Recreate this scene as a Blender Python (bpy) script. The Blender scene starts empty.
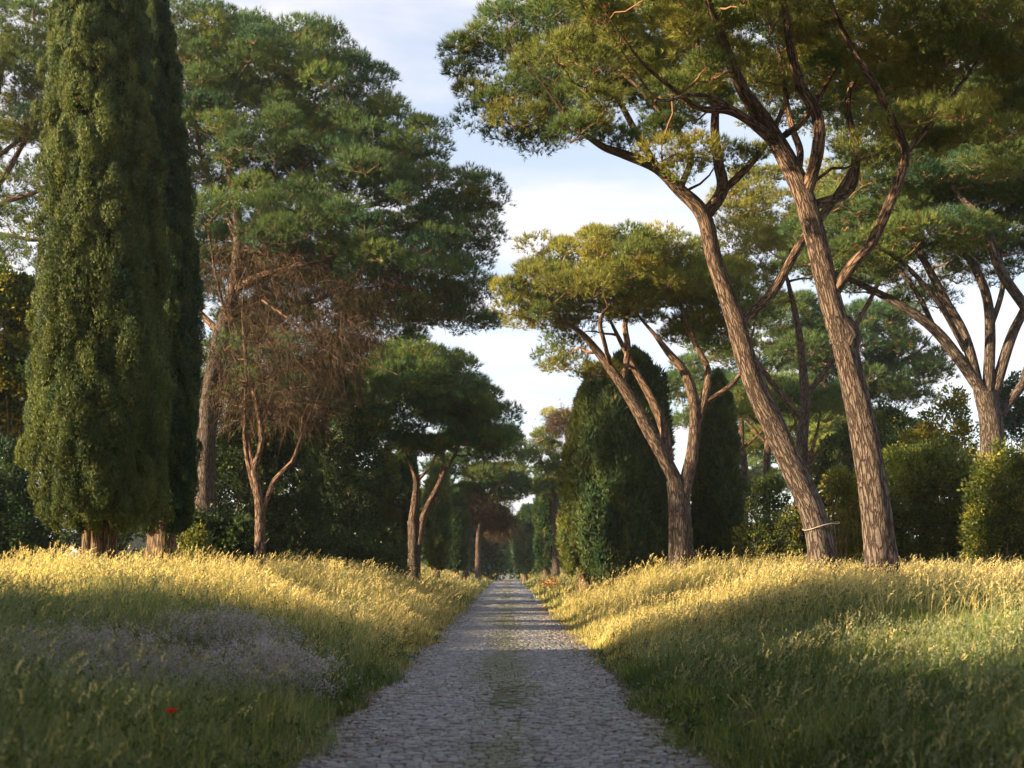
import bpy, math, numpy as np
from mathutils import Vector
C = bpy.context.scene
COL = C.collection
PI = math.pi
F = 1200.0; VX = 508.0; HZ = 568.0; CH = 1.5

# ------------------------------------------------------------------ camera
cam = bpy.data.cameras.new("camera"); co = bpy.data.objects.new("camera", cam); COL.objects.link(co)
co.location = (0, 0, CH); co.rotation_euler = (PI/2, 0, 0)
cam.sensor_width = 36; cam.lens = F/1024*36
cam.shift_x = (512-VX)/1024; cam.shift_y = (HZ-384)/1024
cam.clip_start = 0.1; cam.clip_end = 3000
cam.dof.use_dof = True; cam.dof.focus_distance = 28; cam.dof.aperture_fstop = 1.9
C.camera = co

# ------------------------------------------------------------------ light
SUN = Vector((-1.0, -0.32, 0.28)).normalized()
EL = math.asin(SUN.z); AZ = math.atan2(SUN.x, SUN.y)
w = bpy.data.worlds.new("World"); C.world = w; w.use_nodes = True
nt = w.node_tree; N = nt.nodes; L = nt.links
bg = N["Background"]
sky = N.new("ShaderNodeTexSky"); sky.sky_type = 'NISHITA'; sky.sun_disc = False
sky.sun_elevation = EL; sky.sun_rotation = AZ % (2*PI); sky.air_density = 1.0; sky.dust_density = 0.8; sky.ozone_density = 1.6
tc = N.new("ShaderNodeTexCoord"); sx = N.new("ShaderNodeSeparateXYZ"); L.new(tc.outputs["Generated"], sx.inputs[0])
def wm(op, a, b=None):
    n = N.new("ShaderNodeMath"); n.operation = op
    for i, v in enumerate((a, b)):
        if v is None: continue
        if isinstance(v, (int, float)): n.inputs[i].default_value = v
        else: L.new(v, n.inputs[i])
    return n.outputs[0]
den = wm('ADD', wm('MAXIMUM', sx.outputs[2], 0.0), 0.22)
cx = N.new("ShaderNodeCombineXYZ")
L.new(wm('DIVIDE', sx.outputs[0], den), cx.inputs[0]); L.new(wm('DIVIDE', sx.outputs[1], den), cx.inputs[1])
mp = N.new("ShaderNodeMapping"); mp.inputs["Rotation"].default_value = (0, 0, 0.35); mp.inputs["Scale"].default_value = (1.3, 3.0, 1)
mp.inputs["Location"].default_value = (0.4, 1.7, 0)
L.new(cx.outputs[0], mp.inputs[0])
nz = N.new("ShaderNodeTexNoise"); nz.inputs["Scale"].default_value = 1.1; nz.inputs["Detail"].default_value = 7; nz.inputs["Roughness"].default_value = 0.52; nz.inputs["Distortion"].default_value = 0.35
L.new(mp.outputs[0], nz.inputs["Vector"])
cr = N.new("ShaderNodeValToRGB"); cr.color_ramp.elements[0].position = 0.36; cr.color_ramp.elements[1].position = 0.68
cr.color_ramp.interpolation = 'EASE'
cr.color_ramp.elements[0].color = (0.12, 0.12, 0.12, 1)
L.new(nz.outputs[0], cr.inputs[0])
mx = N.new("ShaderNodeMix"); mx.data_type = 'RGBA'
L.new(wm('ADD', wm('MULTIPLY', cr.outputs[0], 0.72), 0.30), mx.inputs["Factor"])
L.new(sky.outputs[0], mx.inputs["A"]); mx.inputs["B"].default_value = (3.75, 3.6, 3.75, 1)
L.new(mx.outputs["Result"], bg.inputs["Color"]); bg.inputs["Strength"].default_value = 0.082
sl = bpy.data.lights.new("sun", 'SUN'); so = bpy.data.objects.new("sun", sl); COL.objects.link(so)
sl.energy = 5.0; sl.angle = math.radians(0.6); sl.color = (1.0, 0.75, 0.43)
so.rotation_euler = SUN.to_track_quat('Z', 'Y').to_euler()
C.view_settings.view_transform = 'Standard'; C.view_settings.look = 'None'
C.view_settings.gamma = 1; C.view_settings.exposure = 1.92; C.view_settings.use_curve_mapping = False
C.cycles.max_bounces = 6; C.cycles.diffuse_bounces = 3; C.cycles.transmission_bounces = 4; C.cycles.volume_bounces = 0
C.cycles.sample_clamp_indirect = 6

# ------------------------------------------------------------------ helpers
def rs(seed): return np.random.default_rng(seed)
def unit(v): return v/np.maximum(np.linalg.norm(v, axis=-1, keepdims=True), 1e-9)
def ss(t): t = np.clip(t, 0, 1); return t*t*(3-2*t)
XC, HALF = -0.07, 1.50
def wob(x, y):
    return (np.sin(x*0.9+1.3+0.5*np.sin(y*.4))*np.sin(y*0.7+0.4)+0.6*np.sin(x*2.1+y*1.3)+0.4*np.sin(x*3.7-y*2.9+2))/2
def H(x, y):
    x = np.asarray(x, float); y = np.asarray(y, float)
    d = np.maximum(np.abs(x-XC)-1.62, 0)
    return 0.13*np.minimum(d, 4.2)+np.where(x > 0, .50, .44)*ss((y-8)/24)*ss(d/4.8)+0.06*wob(x, y)*ss(d/2)
def P(px, py, Y): return np.array([(px-VX)/F*Y, Y, CH-(py-HZ)/F*Y])

def mesh_np(name, V, T, mat, col=None, parent=None, smooth=False, attrs=None, loc=None, uvec=None):
    """tri or quad faces, T (n,3) or (n,4)"""
    V = np.asarray(V, np.float32); T = np.asarray(T, np.int32)
    if loc is not None: V = V-np.asarray(loc, np.float32)
    k = T.shape[1]
    me = bpy.data.meshes.new(name)
    me.vertices.add(len(V)); me.vertices.foreach_set("co", V.ravel())
    me.loops.add(T.size); me.loops.foreach_set("vertex_index", T.ravel())
    me.polygons.add(len(T)); me.polygons.foreach_set("loop_start", np.arange(0, T.size, k, dtype=np.int32))
    me.update(calc_edges=True)
    if smooth: me.polygons.foreach_set("use_smooth", np.ones(len(T), bool))
    if col is not None:
        c = np.ones((len(V), 4), np.float32); c[:, :3] = col
        a = me.color_attributes.new("col", 'FLOAT_COLOR', 'POINT'); a.data.foreach_set("color", c.ravel())
    if uvec is not None:
        a = me.attributes.new("bp", 'FLOAT_VECTOR', 'POINT'); a.data.foreach_set("vector", np.asarray(uvec, np.float32).ravel())
    me.materials.append(mat)
    o = bpy.data.objects.new(name, me); COL.objects.link(o)
    if parent is not None: o.parent = parent
    return o
def tag(o, label=None, cat=None, group=None, kind=None):
    if label: o["label"] = label
    if cat: o["category"] = cat
    if group: o["group"] = group
    if kind: o["kind"] = kind
    return o
def empty(name, loc, label, cat, group=None):
    o = bpy.data.objects.new(name, None); COL.objects.link(o); o.location = [float(v) for v in loc]
    o.empty_display_size = 0.3
    return tag(o, label, cat, group)
def dup(root, loc, rz, s, label, group=None, sz=None):
    r = root.copy(); COL.objects.link(r); r.location = [float(v) for v in loc]; r.rotation_euler = (0, 0, rz); r.scale = (s, s, sz or s)
    r["label"] = label
    if group: r["group"] = group
    for ch in list(root.children):
        c = ch.copy(); COL.objects.link(c); c.parent = r
    return r

# ------------------------------------------------------------------ materials
def newmat(name):
    m = bpy.data.materials.new(name); m.use_nodes = True
    nt = m.node_tree; nt.nodes.clear()
    out = nt.nodes.new("ShaderNodeOutputMaterial")
    return m, nt, out
def nd(nt, t, **kw):
    n = nt.nodes.new(t)
    for k, v in kw.items():
        if k in n.inputs: n.inputs[k].default_value = v
        else: setattr(n, k, v)
    return n
def leafmat(name, transl=0.3, rough=0.6, nscale=0.5, tint=(1.0, 1.0, 0.55)):
    m, nt, out = newmat(name); l = nt.links
    a = nd(nt, "ShaderNodeAttribute"); a.attribute_name = "col"
    tcd = nd(nt, "ShaderNodeTexCoord")
    n = nd(nt, "ShaderNodeTexNoise", Scale=nscale, Detail=3.0); l.new(tcd.outputs["Object"], n.inputs["Vector"])
    mr = nd(nt, "ShaderNodeMapRange"); mr.inputs[3].default_value = 0.7; mr.inputs[4].default_value = 1.3
    mr.inputs[1].default_value = .3; mr.inputs[2].default_value = .7
    l.new(n.outputs[0], mr.inputs[0])
    mu = nd(nt, "ShaderNodeVectorMath", operation='SCALE'); l.new(a.outputs["Color"], mu.inputs[0]); l.new(mr.outputs[0], mu.inputs["Scale"])
    p = nd(nt, "ShaderNodeBsdfPrincipled", Roughness=rough); p.inputs["Specular IOR Level"].default_value = 0.25
    l.new(mu.outputs[0], p.inputs["Base Color"])
    tr = nd(nt, "ShaderNodeBsdfTranslucent")
    tm = nd(nt, "ShaderNodeVectorMath", operation='MULTIPLY'); l.new(mu.outputs[0], tm.inputs[0]); tm.inputs[1].default_value = (1.5*tint[0], 1.4*tint[1], 1.4*tint[2])
    l.new(tm.outputs[0], tr.inputs["Color"])
    ms = nd(nt, "ShaderNodeMixShader", Fac=transl); l.new(p.outputs[0], ms.inputs[1]); l.new(tr.outputs[0], ms.inputs[2])
    l.new(ms.outputs[0], out.inputs[0]); return m
M_needle = leafmat("pine_needles", 0.35)
M_cyp = leafmat("cypress_foliage", 0.25)
M_leaf = leafmat("broad_leaves", 0.4, 0.45)
M_grass = leafmat("grass_blades", 0.45, 0.55, 0.35)
M_flower = leafmat("petals", 0.35)
M_twig = leafmat("twigs", 0.0, 0.85)

def barkmat(name, plate, fissure, warm, scale=9.0, zs=0.28, bump=0.05):
    m, nt, out = newmat(name); l = nt.links
    a = nd(nt, "ShaderNodeAttribute"); a.attribute_name = "bp"
    c = nd(nt, "ShaderNodeAttribute"); c.attribute_name = "col"
    mp = nd(nt, "ShaderNodeMapping"); mp.inputs["Scale"].default_value = (1, 1, zs); l.new(a.outputs["Vector"], mp.inputs[0])
    n0 = nd(nt, "ShaderNodeTexNoise", Scale=scale*.8, Detail=4.0); l.new(mp.outputs[0], n0.inputs["Vector"])
    ad = nd(nt, "ShaderNodeVectorMath", operation='MULTIPLY_ADD'); l.new(n0.outputs["Color"], ad.inputs[0]); ad.inputs[1].default_value = (.16, .16, .16); l.new(mp.outputs[0], ad.inputs[2])
    v = nd(nt, "ShaderNodeTexVoronoi", Scale=scale); v.feature = 'DISTANCE_TO_EDGE'; l.new(ad.outputs[0], v.inputs["Vector"])
    r = nd(nt, "ShaderNodeValToRGB"); r.color_ramp.elements[0].position = 0.02; r.color_ramp.elements[1].position = 0.17; l.new(v.outputs[0], r.inputs[0])
    n1 = nd(nt, "ShaderNodeTexNoise", Scale=28.0, Detail=6.0, Roughness=0.7); l.new(a.outputs["Vector"], n1.inputs["Vector"])
    n2 = nd(nt, "ShaderNodeTexNoise", Scale=1.6, Detail=3.0); l.new(a.outputs["Vector"], n2.inputs["Vector"])
    mxa = nd(nt, "ShaderNodeMix", data_type='RGBA'); l.new(n2.outputs[0], mxa.inputs["Factor"]); mxa.inputs["A"].default_value = (*plate, 1); mxa.inputs["B"].default_value = (*[p*.72 for p in plate], 1)
    # warm towards thin upper limbs (attribute r channel)
    sp = nd(nt, "ShaderNodeSeparateColor"); l.new(c.outputs["Color"], sp.inputs[0])
    mxw = nd(nt, "ShaderNodeMix", data_type='RGBA'); l.new(sp.outputs[0], mxw.inputs["Factor"]); l.new(mxa.outputs["Result"], mxw.inputs["A"]); mxw.inputs["B"].default_value = (*warm, 1)
    mxf = nd(nt, "ShaderNodeMix", data_type='RGBA'); l.new(r.outputs[0], mxf.inputs["Factor"]); mxf.inputs["A"].default_value = (*fissure, 1); l.new(mxw.outputs["Result"], mxf.inputs["B"])
    mr = nd(nt, "ShaderNodeMapRange"); mr.inputs[1].default_value = .3; mr.inputs[2].default_value = .7; mr.inputs[3].default_value = .6; mr.inputs[4].default_value = 1.35; l.new(n1.outputs[0], mr.inputs[0])
    mu = nd(nt, "ShaderNodeVectorMath", operation='SCALE'); l.new(mxf.outputs["Result"], mu.inputs[0]); l.new(mr.outputs[0], mu.inputs["Scale"])
    p = nd(nt, "ShaderNodeBsdfPrincipled", Roughness=0.9); p.inputs["Specular IOR Level"].default_value = 0.15
    l.new(mu.outputs[0], p.inputs["Base Color"])
    hm = nd(nt, "ShaderNodeMath", operation='MULTIPLY_ADD'); l.new(n1.outputs[0], hm.inputs[0]); hm.inputs[1].default_value = .35; l.new(r.outputs[0], hm.inputs[2])
    b = nd(nt, "ShaderNodeBump", Strength=1.0, Distance=bump); l.new(hm.outputs[0], b.inputs["Height"]); l.new(b.outputs[0], p.inputs["Normal"])
    l.new(p.outputs[0], out.inputs[0]); return m
M_bark = barkmat("pine_bark", (.150, .124, .115), (.048, .034, .029), (.29, .165, .10), 13, .20, .05)
M_barkc = barkmat("cypress_bark", (.17, .125, .09), (.05, .035, .025), (.24, .16, .10), 14, .12, .03)

# ------------------------------------------------------------------ geometry builders
def smooth_curve(pts, radii, step):
    pts = np.asarray(pts, float); n = len(pts)
    if n == 2: pts = np.vstack([pts[0], (pts[0]+pts[1])/2, pts[1]]); radii = [radii[0], (radii[0]+radii[1])/2, radii[1]]; n = 3
    Q = np.vstack([2*pts[0]-pts[1], pts, 2*pts[-1]-pts[-2]]); R = np.interp
    out = []; rr = []
    for i in range(n-1):
        p0, p1, p2, p3 = Q[i:i+4]; m = max(2, int(np.linalg.norm(p2-p1)/step))
        for t in np.arange(m)/m:
            out.append(.5*((2*p1)+(-p0+p2)*t+(2*p0-5*p1+4*p2-p3)*t*t+(-p0+3*p1-3*p2+p3)*t**3)); rr.append(radii[i]*(1-t)+radii[i+1]*t)
    out.append(pts[-1]); rr.append(radii[-1])
    return np.array(out), np.array(rr)
class Tubes:
    def __init__(s): s.V = []; s.Q = []; s.B = []; s.C = []; s.n = 0
    def add(s, pts, rad, k, warm=0.0, rough=0.0, rng=None, flare=0):
        n = len(pts); T = unit(np.gradient(pts, axis=0))
        u = np.cross(T[0], [0, 1, 0.1]); u = u/np.linalg.norm(u); U = [u]
        for i in range(1, n):
            u = U[-1]-T[i]*np.dot(U[-1], T[i]); U.append(u/np.linalg.norm(u))
        U = np.array(U); W = np.cross(T, U)
        th = np.arange(k)*2*PI/k; S = np.concatenate([[0], np.cumsum(np.linalg.norm(np.diff(pts, axis=0), axis=1))])
        R = rad[:, None]*np.ones(k)
        if rough and rng is not None:
            a, b, c = rng.uniform(0, 6, 3)
            R = R*(1+rough*(np.sin(2*th+S[:, None]*.9+a)+.7*np.sin(3*th-S[:, None]*1.7+b)+.5*np.sin(5*th+S[:, None]*2.6+c)+.5*rng.normal(0, .35, (n, k))))
        if flare: R = R*(1+flare*np.exp(-S/0.6))[:, None]*(1+.16*np.exp(-S/.7)[:, None]*np.sin(5*th+1))
        V = pts[:, None]+R[..., None]*(np.cos(th)[:, None]*U[:, None]+np.sin(th)[:, None]*W[:, None])
        r0 = max(rad[0], .05)
        B = np.stack([np.cos(th)*r0+0*R, np.sin(th)*r0+0*R, S[:, None]+0*R], -1)+(rng.uniform(0, 9) if rng is not None else 0)
        i, j = np.meshgrid(np.arange(n-1), np.arange(k), indexing='ij'); j2 = (j+1) % k
        q = np.stack([i*k+j, i*k+j2, (i+1)*k+j2, (i+1)*k+j], -1).reshape(-1, 4)+s.n
        wv = warm if np.ndim(warm) else np.full(n, warm)
        s.V.append(V.reshape(-1, 3)); s.B.append(B.reshape(-1, 3)); s.Q.append(q); s.C.append(np.repeat(wv, k)); s.n += n*k
    def build(s, name, mat, parent, loc):
        c = np.concatenate(s.C)
        return mesh_np(name, np.vstack(s.V), np.vstack(s.Q), mat, np.stack([c, c, c], 1), parent, True, loc=loc, uvec=np.vstack(s.B))

def spikes(rng, pos, d, k, L, W, spread, col, nrm=None, nj=.6):
    """k thin triangles from every tuft"""
    n = len(pos); D = unit(d[:, None]+spread*rng.normal(0, 1, (n, k, 3)))
    S = unit(np.cross(D, rng.normal(0, 1, (n, k, 3)) if nrm is None else nrm[:, None]+nj*rng.normal(0, 1, (n, k, 3))))
    ln = L*rng.uniform(.65, 1.2, (n, k, 1)); b = pos[:, None]+D*ln*.05
    V = np.stack([b-S*W/2, b+S*W/2, b+D*ln], 2).reshape(-1, 3)
    c = np.repeat(col[:, None]*rng.uniform(.75, 1.25, (n, k, 1)), 3, axis=1).reshape(-1, 3)
    return V, np.arange(len(V)).reshape(-1, 3), c
def leaves(rng, pos, d, size, asp, col, nrm=None):
    n = len(pos); S = unit(np.cross(d, rng.normal(0, 1, (n, 3)) if nrm is None else nrm+.6*rng.normal(0, 1, (n, 3)))); s = size*rng.uniform(.6, 1.3, (n, 1))
    up = np.cross(S, d)*rng.uniform(-.25, .25, (n, 1))
    V = np.stack([pos, pos+d*s*.5+S*s*asp/2+up*s, pos+d*s, pos+d*s*.5-S*s*asp/2+up*s], 1).reshape(-1, 3)
    return V, np.arange(4*n).reshape(-1, 4), np.repeat(col, 4, axis=0)
def sphere(rng, n): return unit(rng.normal(0, 1, (n, 3)))

def lobe3(l, Y):
    px, py, rx, ry = l[:4]; dy = l[4] if len(l) > 4 else 0; rY = l[5] if len(l) > 5 else rx/F*Y
    c = P(px, py, Y+dy); s = (Y+dy)/F
    return c, np.array([rx*s, rY, ry*s])

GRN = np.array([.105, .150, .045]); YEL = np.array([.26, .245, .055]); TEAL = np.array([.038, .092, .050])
def clump_centers(rng, lobes, dens, rmin=.35):
    out = []
    for c, r in lobes:
        area = 4*PI*((r[0]*r[1])**1.6/3+(r[0]*r[2])**1.6/3+(r[1]*r[2])**1.6/3)**(1/1.6)
        n = max(4, int(area*dens)); d = sphere(rng, n*2)
        d = d[(d[:, 2] > -0.55)][:n] if len(d) else d
        out.append(c+d*r*rng.uniform(rmin, 1.0, (len(d), 1))**.5)
    out = np.vstack(out)
    # thin clumps that crowd each other
    keep = []; md = (1/dens)**.5*.45
    for p in out:
        if not keep or np.min(np.sum((np.array(keep)-p)**2, 1)) > md*md: keep.append(p)
    return np.array(keep)

def needles_mesh(rng, cl, cr, per, k, L, W, mix, bare=None):
    n = len(cl); N_ = n*per
    ci = np.repeat(np.arange(n), per)
    d = sphere(rng, N_); d[:, 2] = np.abs(d[:, 2])*rng.choice([1, 1, 1, 1, -.55], N_)
    R = cr[ci][:, None]*np.array([1, 1, .62])*rng.uniform(.62, 1.06, (N_, 1))
    pos = cl[ci]+d*R
    dd = unit(d+np.array([0, 0, .75])+.35*rng.normal(0, 1, (N_, 3)))
    m = np.clip(mix+rng.normal(0, .17, n), 0, 1)[ci][:, None]
    t = rng.uniform(-.15, .25, (N_, 1))
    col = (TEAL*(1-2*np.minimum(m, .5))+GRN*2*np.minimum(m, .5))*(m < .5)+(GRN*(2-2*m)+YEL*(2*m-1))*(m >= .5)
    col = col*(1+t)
    brown = rng.random(N_) < (.015 if bare is None else bare)
    col[brown] = np.array([.20, .10, .04])
    return spikes(rng, pos, dd, k, L, W, .42, col, unit(d+[0, 0, .2]), .8)

def grow(rng, tb, twigs, limbs, cl, start=.35, steps=5, gauge=1.0, warm=.8):
    """join every clump to the nearest limb or earlier branch by a rising curve"""
    nodes = []; nr = []
    for pts, rad in limbs:
        k = int(len(pts)*start); nodes += list(pts[k:]); nr += list(rad[k:])
    nodes = np.array(nodes); nr = np.array(nr)
    d0 = np.min(np.linalg.norm(cl[:, None]-nodes[None, ::2], axis=2), axis=1)
    for i in np.argsort(d0):
        c = cl[i]; v = c-nodes; dist = np.linalg.norm(v*np.array([1, 1, 1.15]), axis=1)+np.where(v[:, 2] < -.2, 1.2, 0)-1.2*np.minimum(nr, .12)
        j = np.argmin(dist); a = nodes[j]; ln = np.linalg.norm(c-a)
        if ln < .15: continue
        ctrl = a*.45+c*.55; ctrl[2] = a[2]+(c[2]-a[2])*rng.uniform(.15, .6); ctrl += rng.normal(0, .07*ln, 3)
        t = np.linspace(0, 1, steps+1)[:, None]
        pts = a*(1-t)**2+2*ctrl*t*(1-t)+c*t*t; pts[1:-1] += rng.normal(0, .035*ln, (steps-1, 3))
        r0 = min(nr[j]*.75, (.018+.016*ln)*gauge); rad = np.linspace(r0, .010*gauge, steps+1)
        (tb if ln > 1.2 else twigs).add(pts, rad, 6 if ln > 1.2 else 4, warm, 0, rng)
        nodes = np.vstack([nodes, pts[1:]]); nr = np.concatenate([nr, rad[1:]])

def twiglets(rng, cl, cr, n, W):
    """fine twigs fanning out inside each clump"""
    ci = np.repeat(np.arange(len(cl)), n); d = sphere(rng, len(ci)); d[:, 2] = np.abs(d[:, 2])*.6-.1
    base = cl[ci]-np.array([0, 0, .25])*cr[ci][:, None]; e = cl[ci]+d*cr[ci][:, None]*.9
    S = unit(np.cross(e-base, rng.normal(0, 1, (len(ci), 3))))*W
    V = np.stack([base-S, base+S, e], 1).reshape(-1, 3)
    return V, np.arange(len(V)).reshape(-1, 3), np.tile(np.array([.17, .10, .06]), (len(V), 1))

def strands(rng, c0, d0, L, W, droop, col, seg=4):
    n = len(c0); t = np.linspace(0, 1, seg+1)[None, :, None]
    p = c0[:, None]+d0[:, None]*L[:, None, None]*t+np.array([0, 0, -1])*droop[:, None, None]*t**2+np.cumsum(rng.normal(0, .02, (n, seg+1, 3)), 1)*L[:, None, None]
    S = unit(np.cross(d0, rng.normal(0, 1, (n, 3))))[:, None]*(W*(1-.75*t))
    V = np.concatenate([p-S, p+S], 1).reshape(-1, 3); m = 2*(seg+1)
    f = np.array([[i, i+1, i+1+seg+1, i+seg+1] for i in range(seg)])
    T = (f[None]+(np.arange(n)*m)[:, None, None]).reshape(-1, 4)
    return V, T, np.repeat(col, m, axis=0)

def pine(label, Y, base, limbs, lobes, seed, dens=.55, cr=.75, per=120, k=7, nl=.15, nw=.018, mix=.5, group="umbrella pines along the road",
         gauge=1.0, start=.35, warm=.7, tk=16, dead=None, name="umbrella_pine", trunk_step=.25, flare=.55, thick=.81):
    rng = rs(seed); bx = (base[0]-VX)/F*Y; bz = float(H(bx, Y)); loc = np.array([bx, Y, bz])
    root = empty(name, loc, label, "pine tree", group)
    tb = Tubes(); tw = Tubes(); curves = []
    for li, (pts, radii) in enumerate(limbs):
        w3 = [P(p[0], p[1], Y+(p[2] if len(p) > 2 else 0)) for p in pts]
        if li == 0: w3[0] = np.array([bx, Y, bz-.25])
        radii = [q*thick for q in radii]
        if radii[-1] < .16:
            e = w3[-1]-w3[-2]; e = e/np.linalg.norm(e); w3.append(w3[-1]+e*.8+np.array([0, 0, .25])+rng.normal(0, .12, 3)); w3.append(w3[-1]+e*.5+np.array([0, 0, .3])+rng.normal(0, .12, 3)); radii = radii+[radii[-1]*.45, .012]
        c, r = smooth_curve(w3, radii, trunk_step); curves.append((c, r))
        wv = np.clip((.30-r)/.25, 0, 1)*warm
        tb.add(c, r, tk if r[0] > .12 else 8, wv, .045, rng, flare if li == 0 else 0)
    L3 = [lobe3(l, Y) for l in lobes]
    dens *= 1.55; k = int(k*1.5); nw *= .66
    cl = clump_centers(rng, L3, dens); crr = cr*.86*rng.uniform(.6, 1.2, len(cl))
    grow(rng, tb, tw, curves, cl-np.array([0, 0, .2])*crr[:, None], start, gauge=gauge)
    tb.build("trunk", M_bark, root, loc)
    V, T, c = needles_mesh(rng, cl, crr, per, k, nl, nw, mix)
    mesh_np("crown", V, T, M_needle, c, root, loc=loc)
    V, T, c = twiglets(rng, cl, crr, 7, .008*gauge+.002)
    q4 = np.vstack(tw.Q); T = np.vstack([T, np.vstack([q4[:, :3], q4[:, [0, 2, 3]]])+len(V)]); V2 = np.vstack(tw.V)
    mesh_np("twigs", np.vstack([V, V2]), T, M_twig, np.vstack([c, np.tile([.24, .135, .08], (len(V2), 1))]), root, loc=loc)
    if dead:
        dl, n = dead; D3 = [lobe3(l, Y) for l in dl]; cs = []
        for c_, r_ in D3: cs.append(c_+sphere(rng, n)*r_*rng.uniform(.1, 1, (n, 1))**.5)
        cs = np.vstack(cs); m = len(cs); ax = curves[0][0][len(curves[0][0])//2]
        out = unit(cs-ax-np.array([0, 0, 2.0]))
        d = unit(.35*out+sphere(rng, m)*.8+np.array([0, 0, -.25])); ln = rng.uniform(.35, 1.0, m)
        colr = np.array([.066, .041, .024])*rng.uniform(.45, 1.4, (m, 1))
        V, T, c = strands(rng, cs, d, ln, .007*gauge+.002, ln*rng.uniform(0, .5, m), colr, 3)
        # side sprays on every strand
        sc = np.repeat(cs+d*(ln*rng.uniform(.2, .9, m))[:, None], 5, axis=0)+0; m5 = len(sc)
        d5 = unit(np.repeat(d, 5, axis=0)+.9*sphere(rng, m5)+np.array([0, 0, -.35])); l5 = rng.uniform(.12, .42, m5)
        V5, T5, c5 = strands(rng, sc, d5, l5, .0045*gauge+.001, l5*rng.uniform(.1, .7, m5), np.repeat(colr, 5, axis=0), 2)
        mesh_np("dead_branches", np.vstack([V, V5]), np.vstack([T, T5+len(V)]), M_twig, np.vstack([c, c5]), root, loc=loc)
    return root

def cypress(label, Y, prof, seed, plumes, per, leaf, mix=.35, group=None, stems=1, trunk_r=.16, dens_core=True, gap=0, sun_tip=0.0, category="cypress tree", pf=.24):
    """prof: list of (py, left px, right px) from the lowest foliage to the top"""
    rng = rs(seed); prof = np.array(prof, float); s = Y/F
    if pf > .2 and Y > 40: prof[0, 0] += 9 if Y < 60 else 5
    z = CH-(prof[:, 0]-HZ)*s; xc = ((prof[:, 1]+prof[:, 2])/2-VX)*s; R = (prof[:, 2]-prof[:, 1])/2*s*.93
    bx = float(xc[0]); bz = float(H(bx, Y)); loc = np.array([bx, Y, bz])
    root = empty("cypress", loc, label, category, group)
    zt = np.linspace(z[0], z[-1], 200); Rt = np.interp(zt, z, R); cdf = np.cumsum(Rt+.05); cdf /= cdf[-1]
    pz = np.interp(rng.random(plumes), cdf, zt); a = rng.uniform(0, 2*PI, plumes)
    pr = np.interp(pz, z, R); px = np.interp(pz, z, xc)
    wave = 1+.07*np.sin(a*5+pz*.8)+.05*np.sin(a*9-pz*1.7)
    w_ = np.clip(pr*pf, .07, .40)*rng.uniform(.65, 1.35, plumes); h_ = w_*rng.uniform(1.6, 3.2, plumes)
    prr = np.maximum(pr-w_*.75, .02)*wave*(rng.uniform(.72, 1.04, plumes)+.14*(rng.random(plumes) < .08))
    pc = np.stack([px+np.cos(a)*prr, Y+np.sin(a)*prr, pz], 1)
    ci = np.repeat(np.arange(plumes), per); n = len(ci)
    out = np.stack([np.cos(a), np.sin(a), 0*a], 1)[ci]
    d = unit(sphere(rng, n)+.75*out+np.array([0, 0, .25]))
    pos = pc[ci]+d*np.stack([w_[ci], w_[ci], h_[ci]], 1)*rng.uniform(.75, 1.0, (n, 1))
    dd = unit(d*.45+np.array([0, 0, .9])+.35*rng.normal(0, 1, (n, 3)))
    m = np.clip(mix+rng.normal(0, .15, plumes), 0, 1)[ci][:, None]
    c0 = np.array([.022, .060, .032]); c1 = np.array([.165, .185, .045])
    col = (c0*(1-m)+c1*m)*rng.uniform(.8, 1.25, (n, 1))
    col[rng.random(n) < .012] = (.16, .09, .04)
    V, T, c = spikes(rng, pos, dd, 3, leaf*1.25, leaf*.36, .32, col, d, .32)
    mesh_np("crown", V, T, M_cyp, c, root, loc=loc)
    # the inner mass of old foliage
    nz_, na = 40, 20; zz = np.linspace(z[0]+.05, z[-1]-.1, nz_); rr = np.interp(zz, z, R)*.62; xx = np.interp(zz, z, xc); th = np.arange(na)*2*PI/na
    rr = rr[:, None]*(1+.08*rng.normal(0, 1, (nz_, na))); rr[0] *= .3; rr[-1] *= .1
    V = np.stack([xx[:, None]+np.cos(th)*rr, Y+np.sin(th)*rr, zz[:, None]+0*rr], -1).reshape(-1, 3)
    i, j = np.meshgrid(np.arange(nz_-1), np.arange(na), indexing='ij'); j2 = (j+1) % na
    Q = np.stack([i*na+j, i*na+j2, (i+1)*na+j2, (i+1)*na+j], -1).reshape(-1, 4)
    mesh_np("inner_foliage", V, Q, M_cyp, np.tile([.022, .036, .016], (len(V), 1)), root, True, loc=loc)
    tb = Tubes()
    for q in range(stems):
        ox = (q-(stems-1)/2)*R[0]*.55 if stems > 1 else 0; oy = rng.uniform(-.25, .25) if stems > 1 else 0
        c, r = smooth_curve([(bx+ox, Y+oy, bz-.2), (bx+ox*1.1, Y+oy, z[0]+.2), (bx+ox*1.3, Y+oy, z[0]+2.0)], [trunk_r*1.1, trunk_r*.85, trunk_r*.5], .2)
        tb.add(c, r, 14, .3, .1, rng, .4)
    tb.build("trunk", M_barkc, root, loc)
    return root

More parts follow.
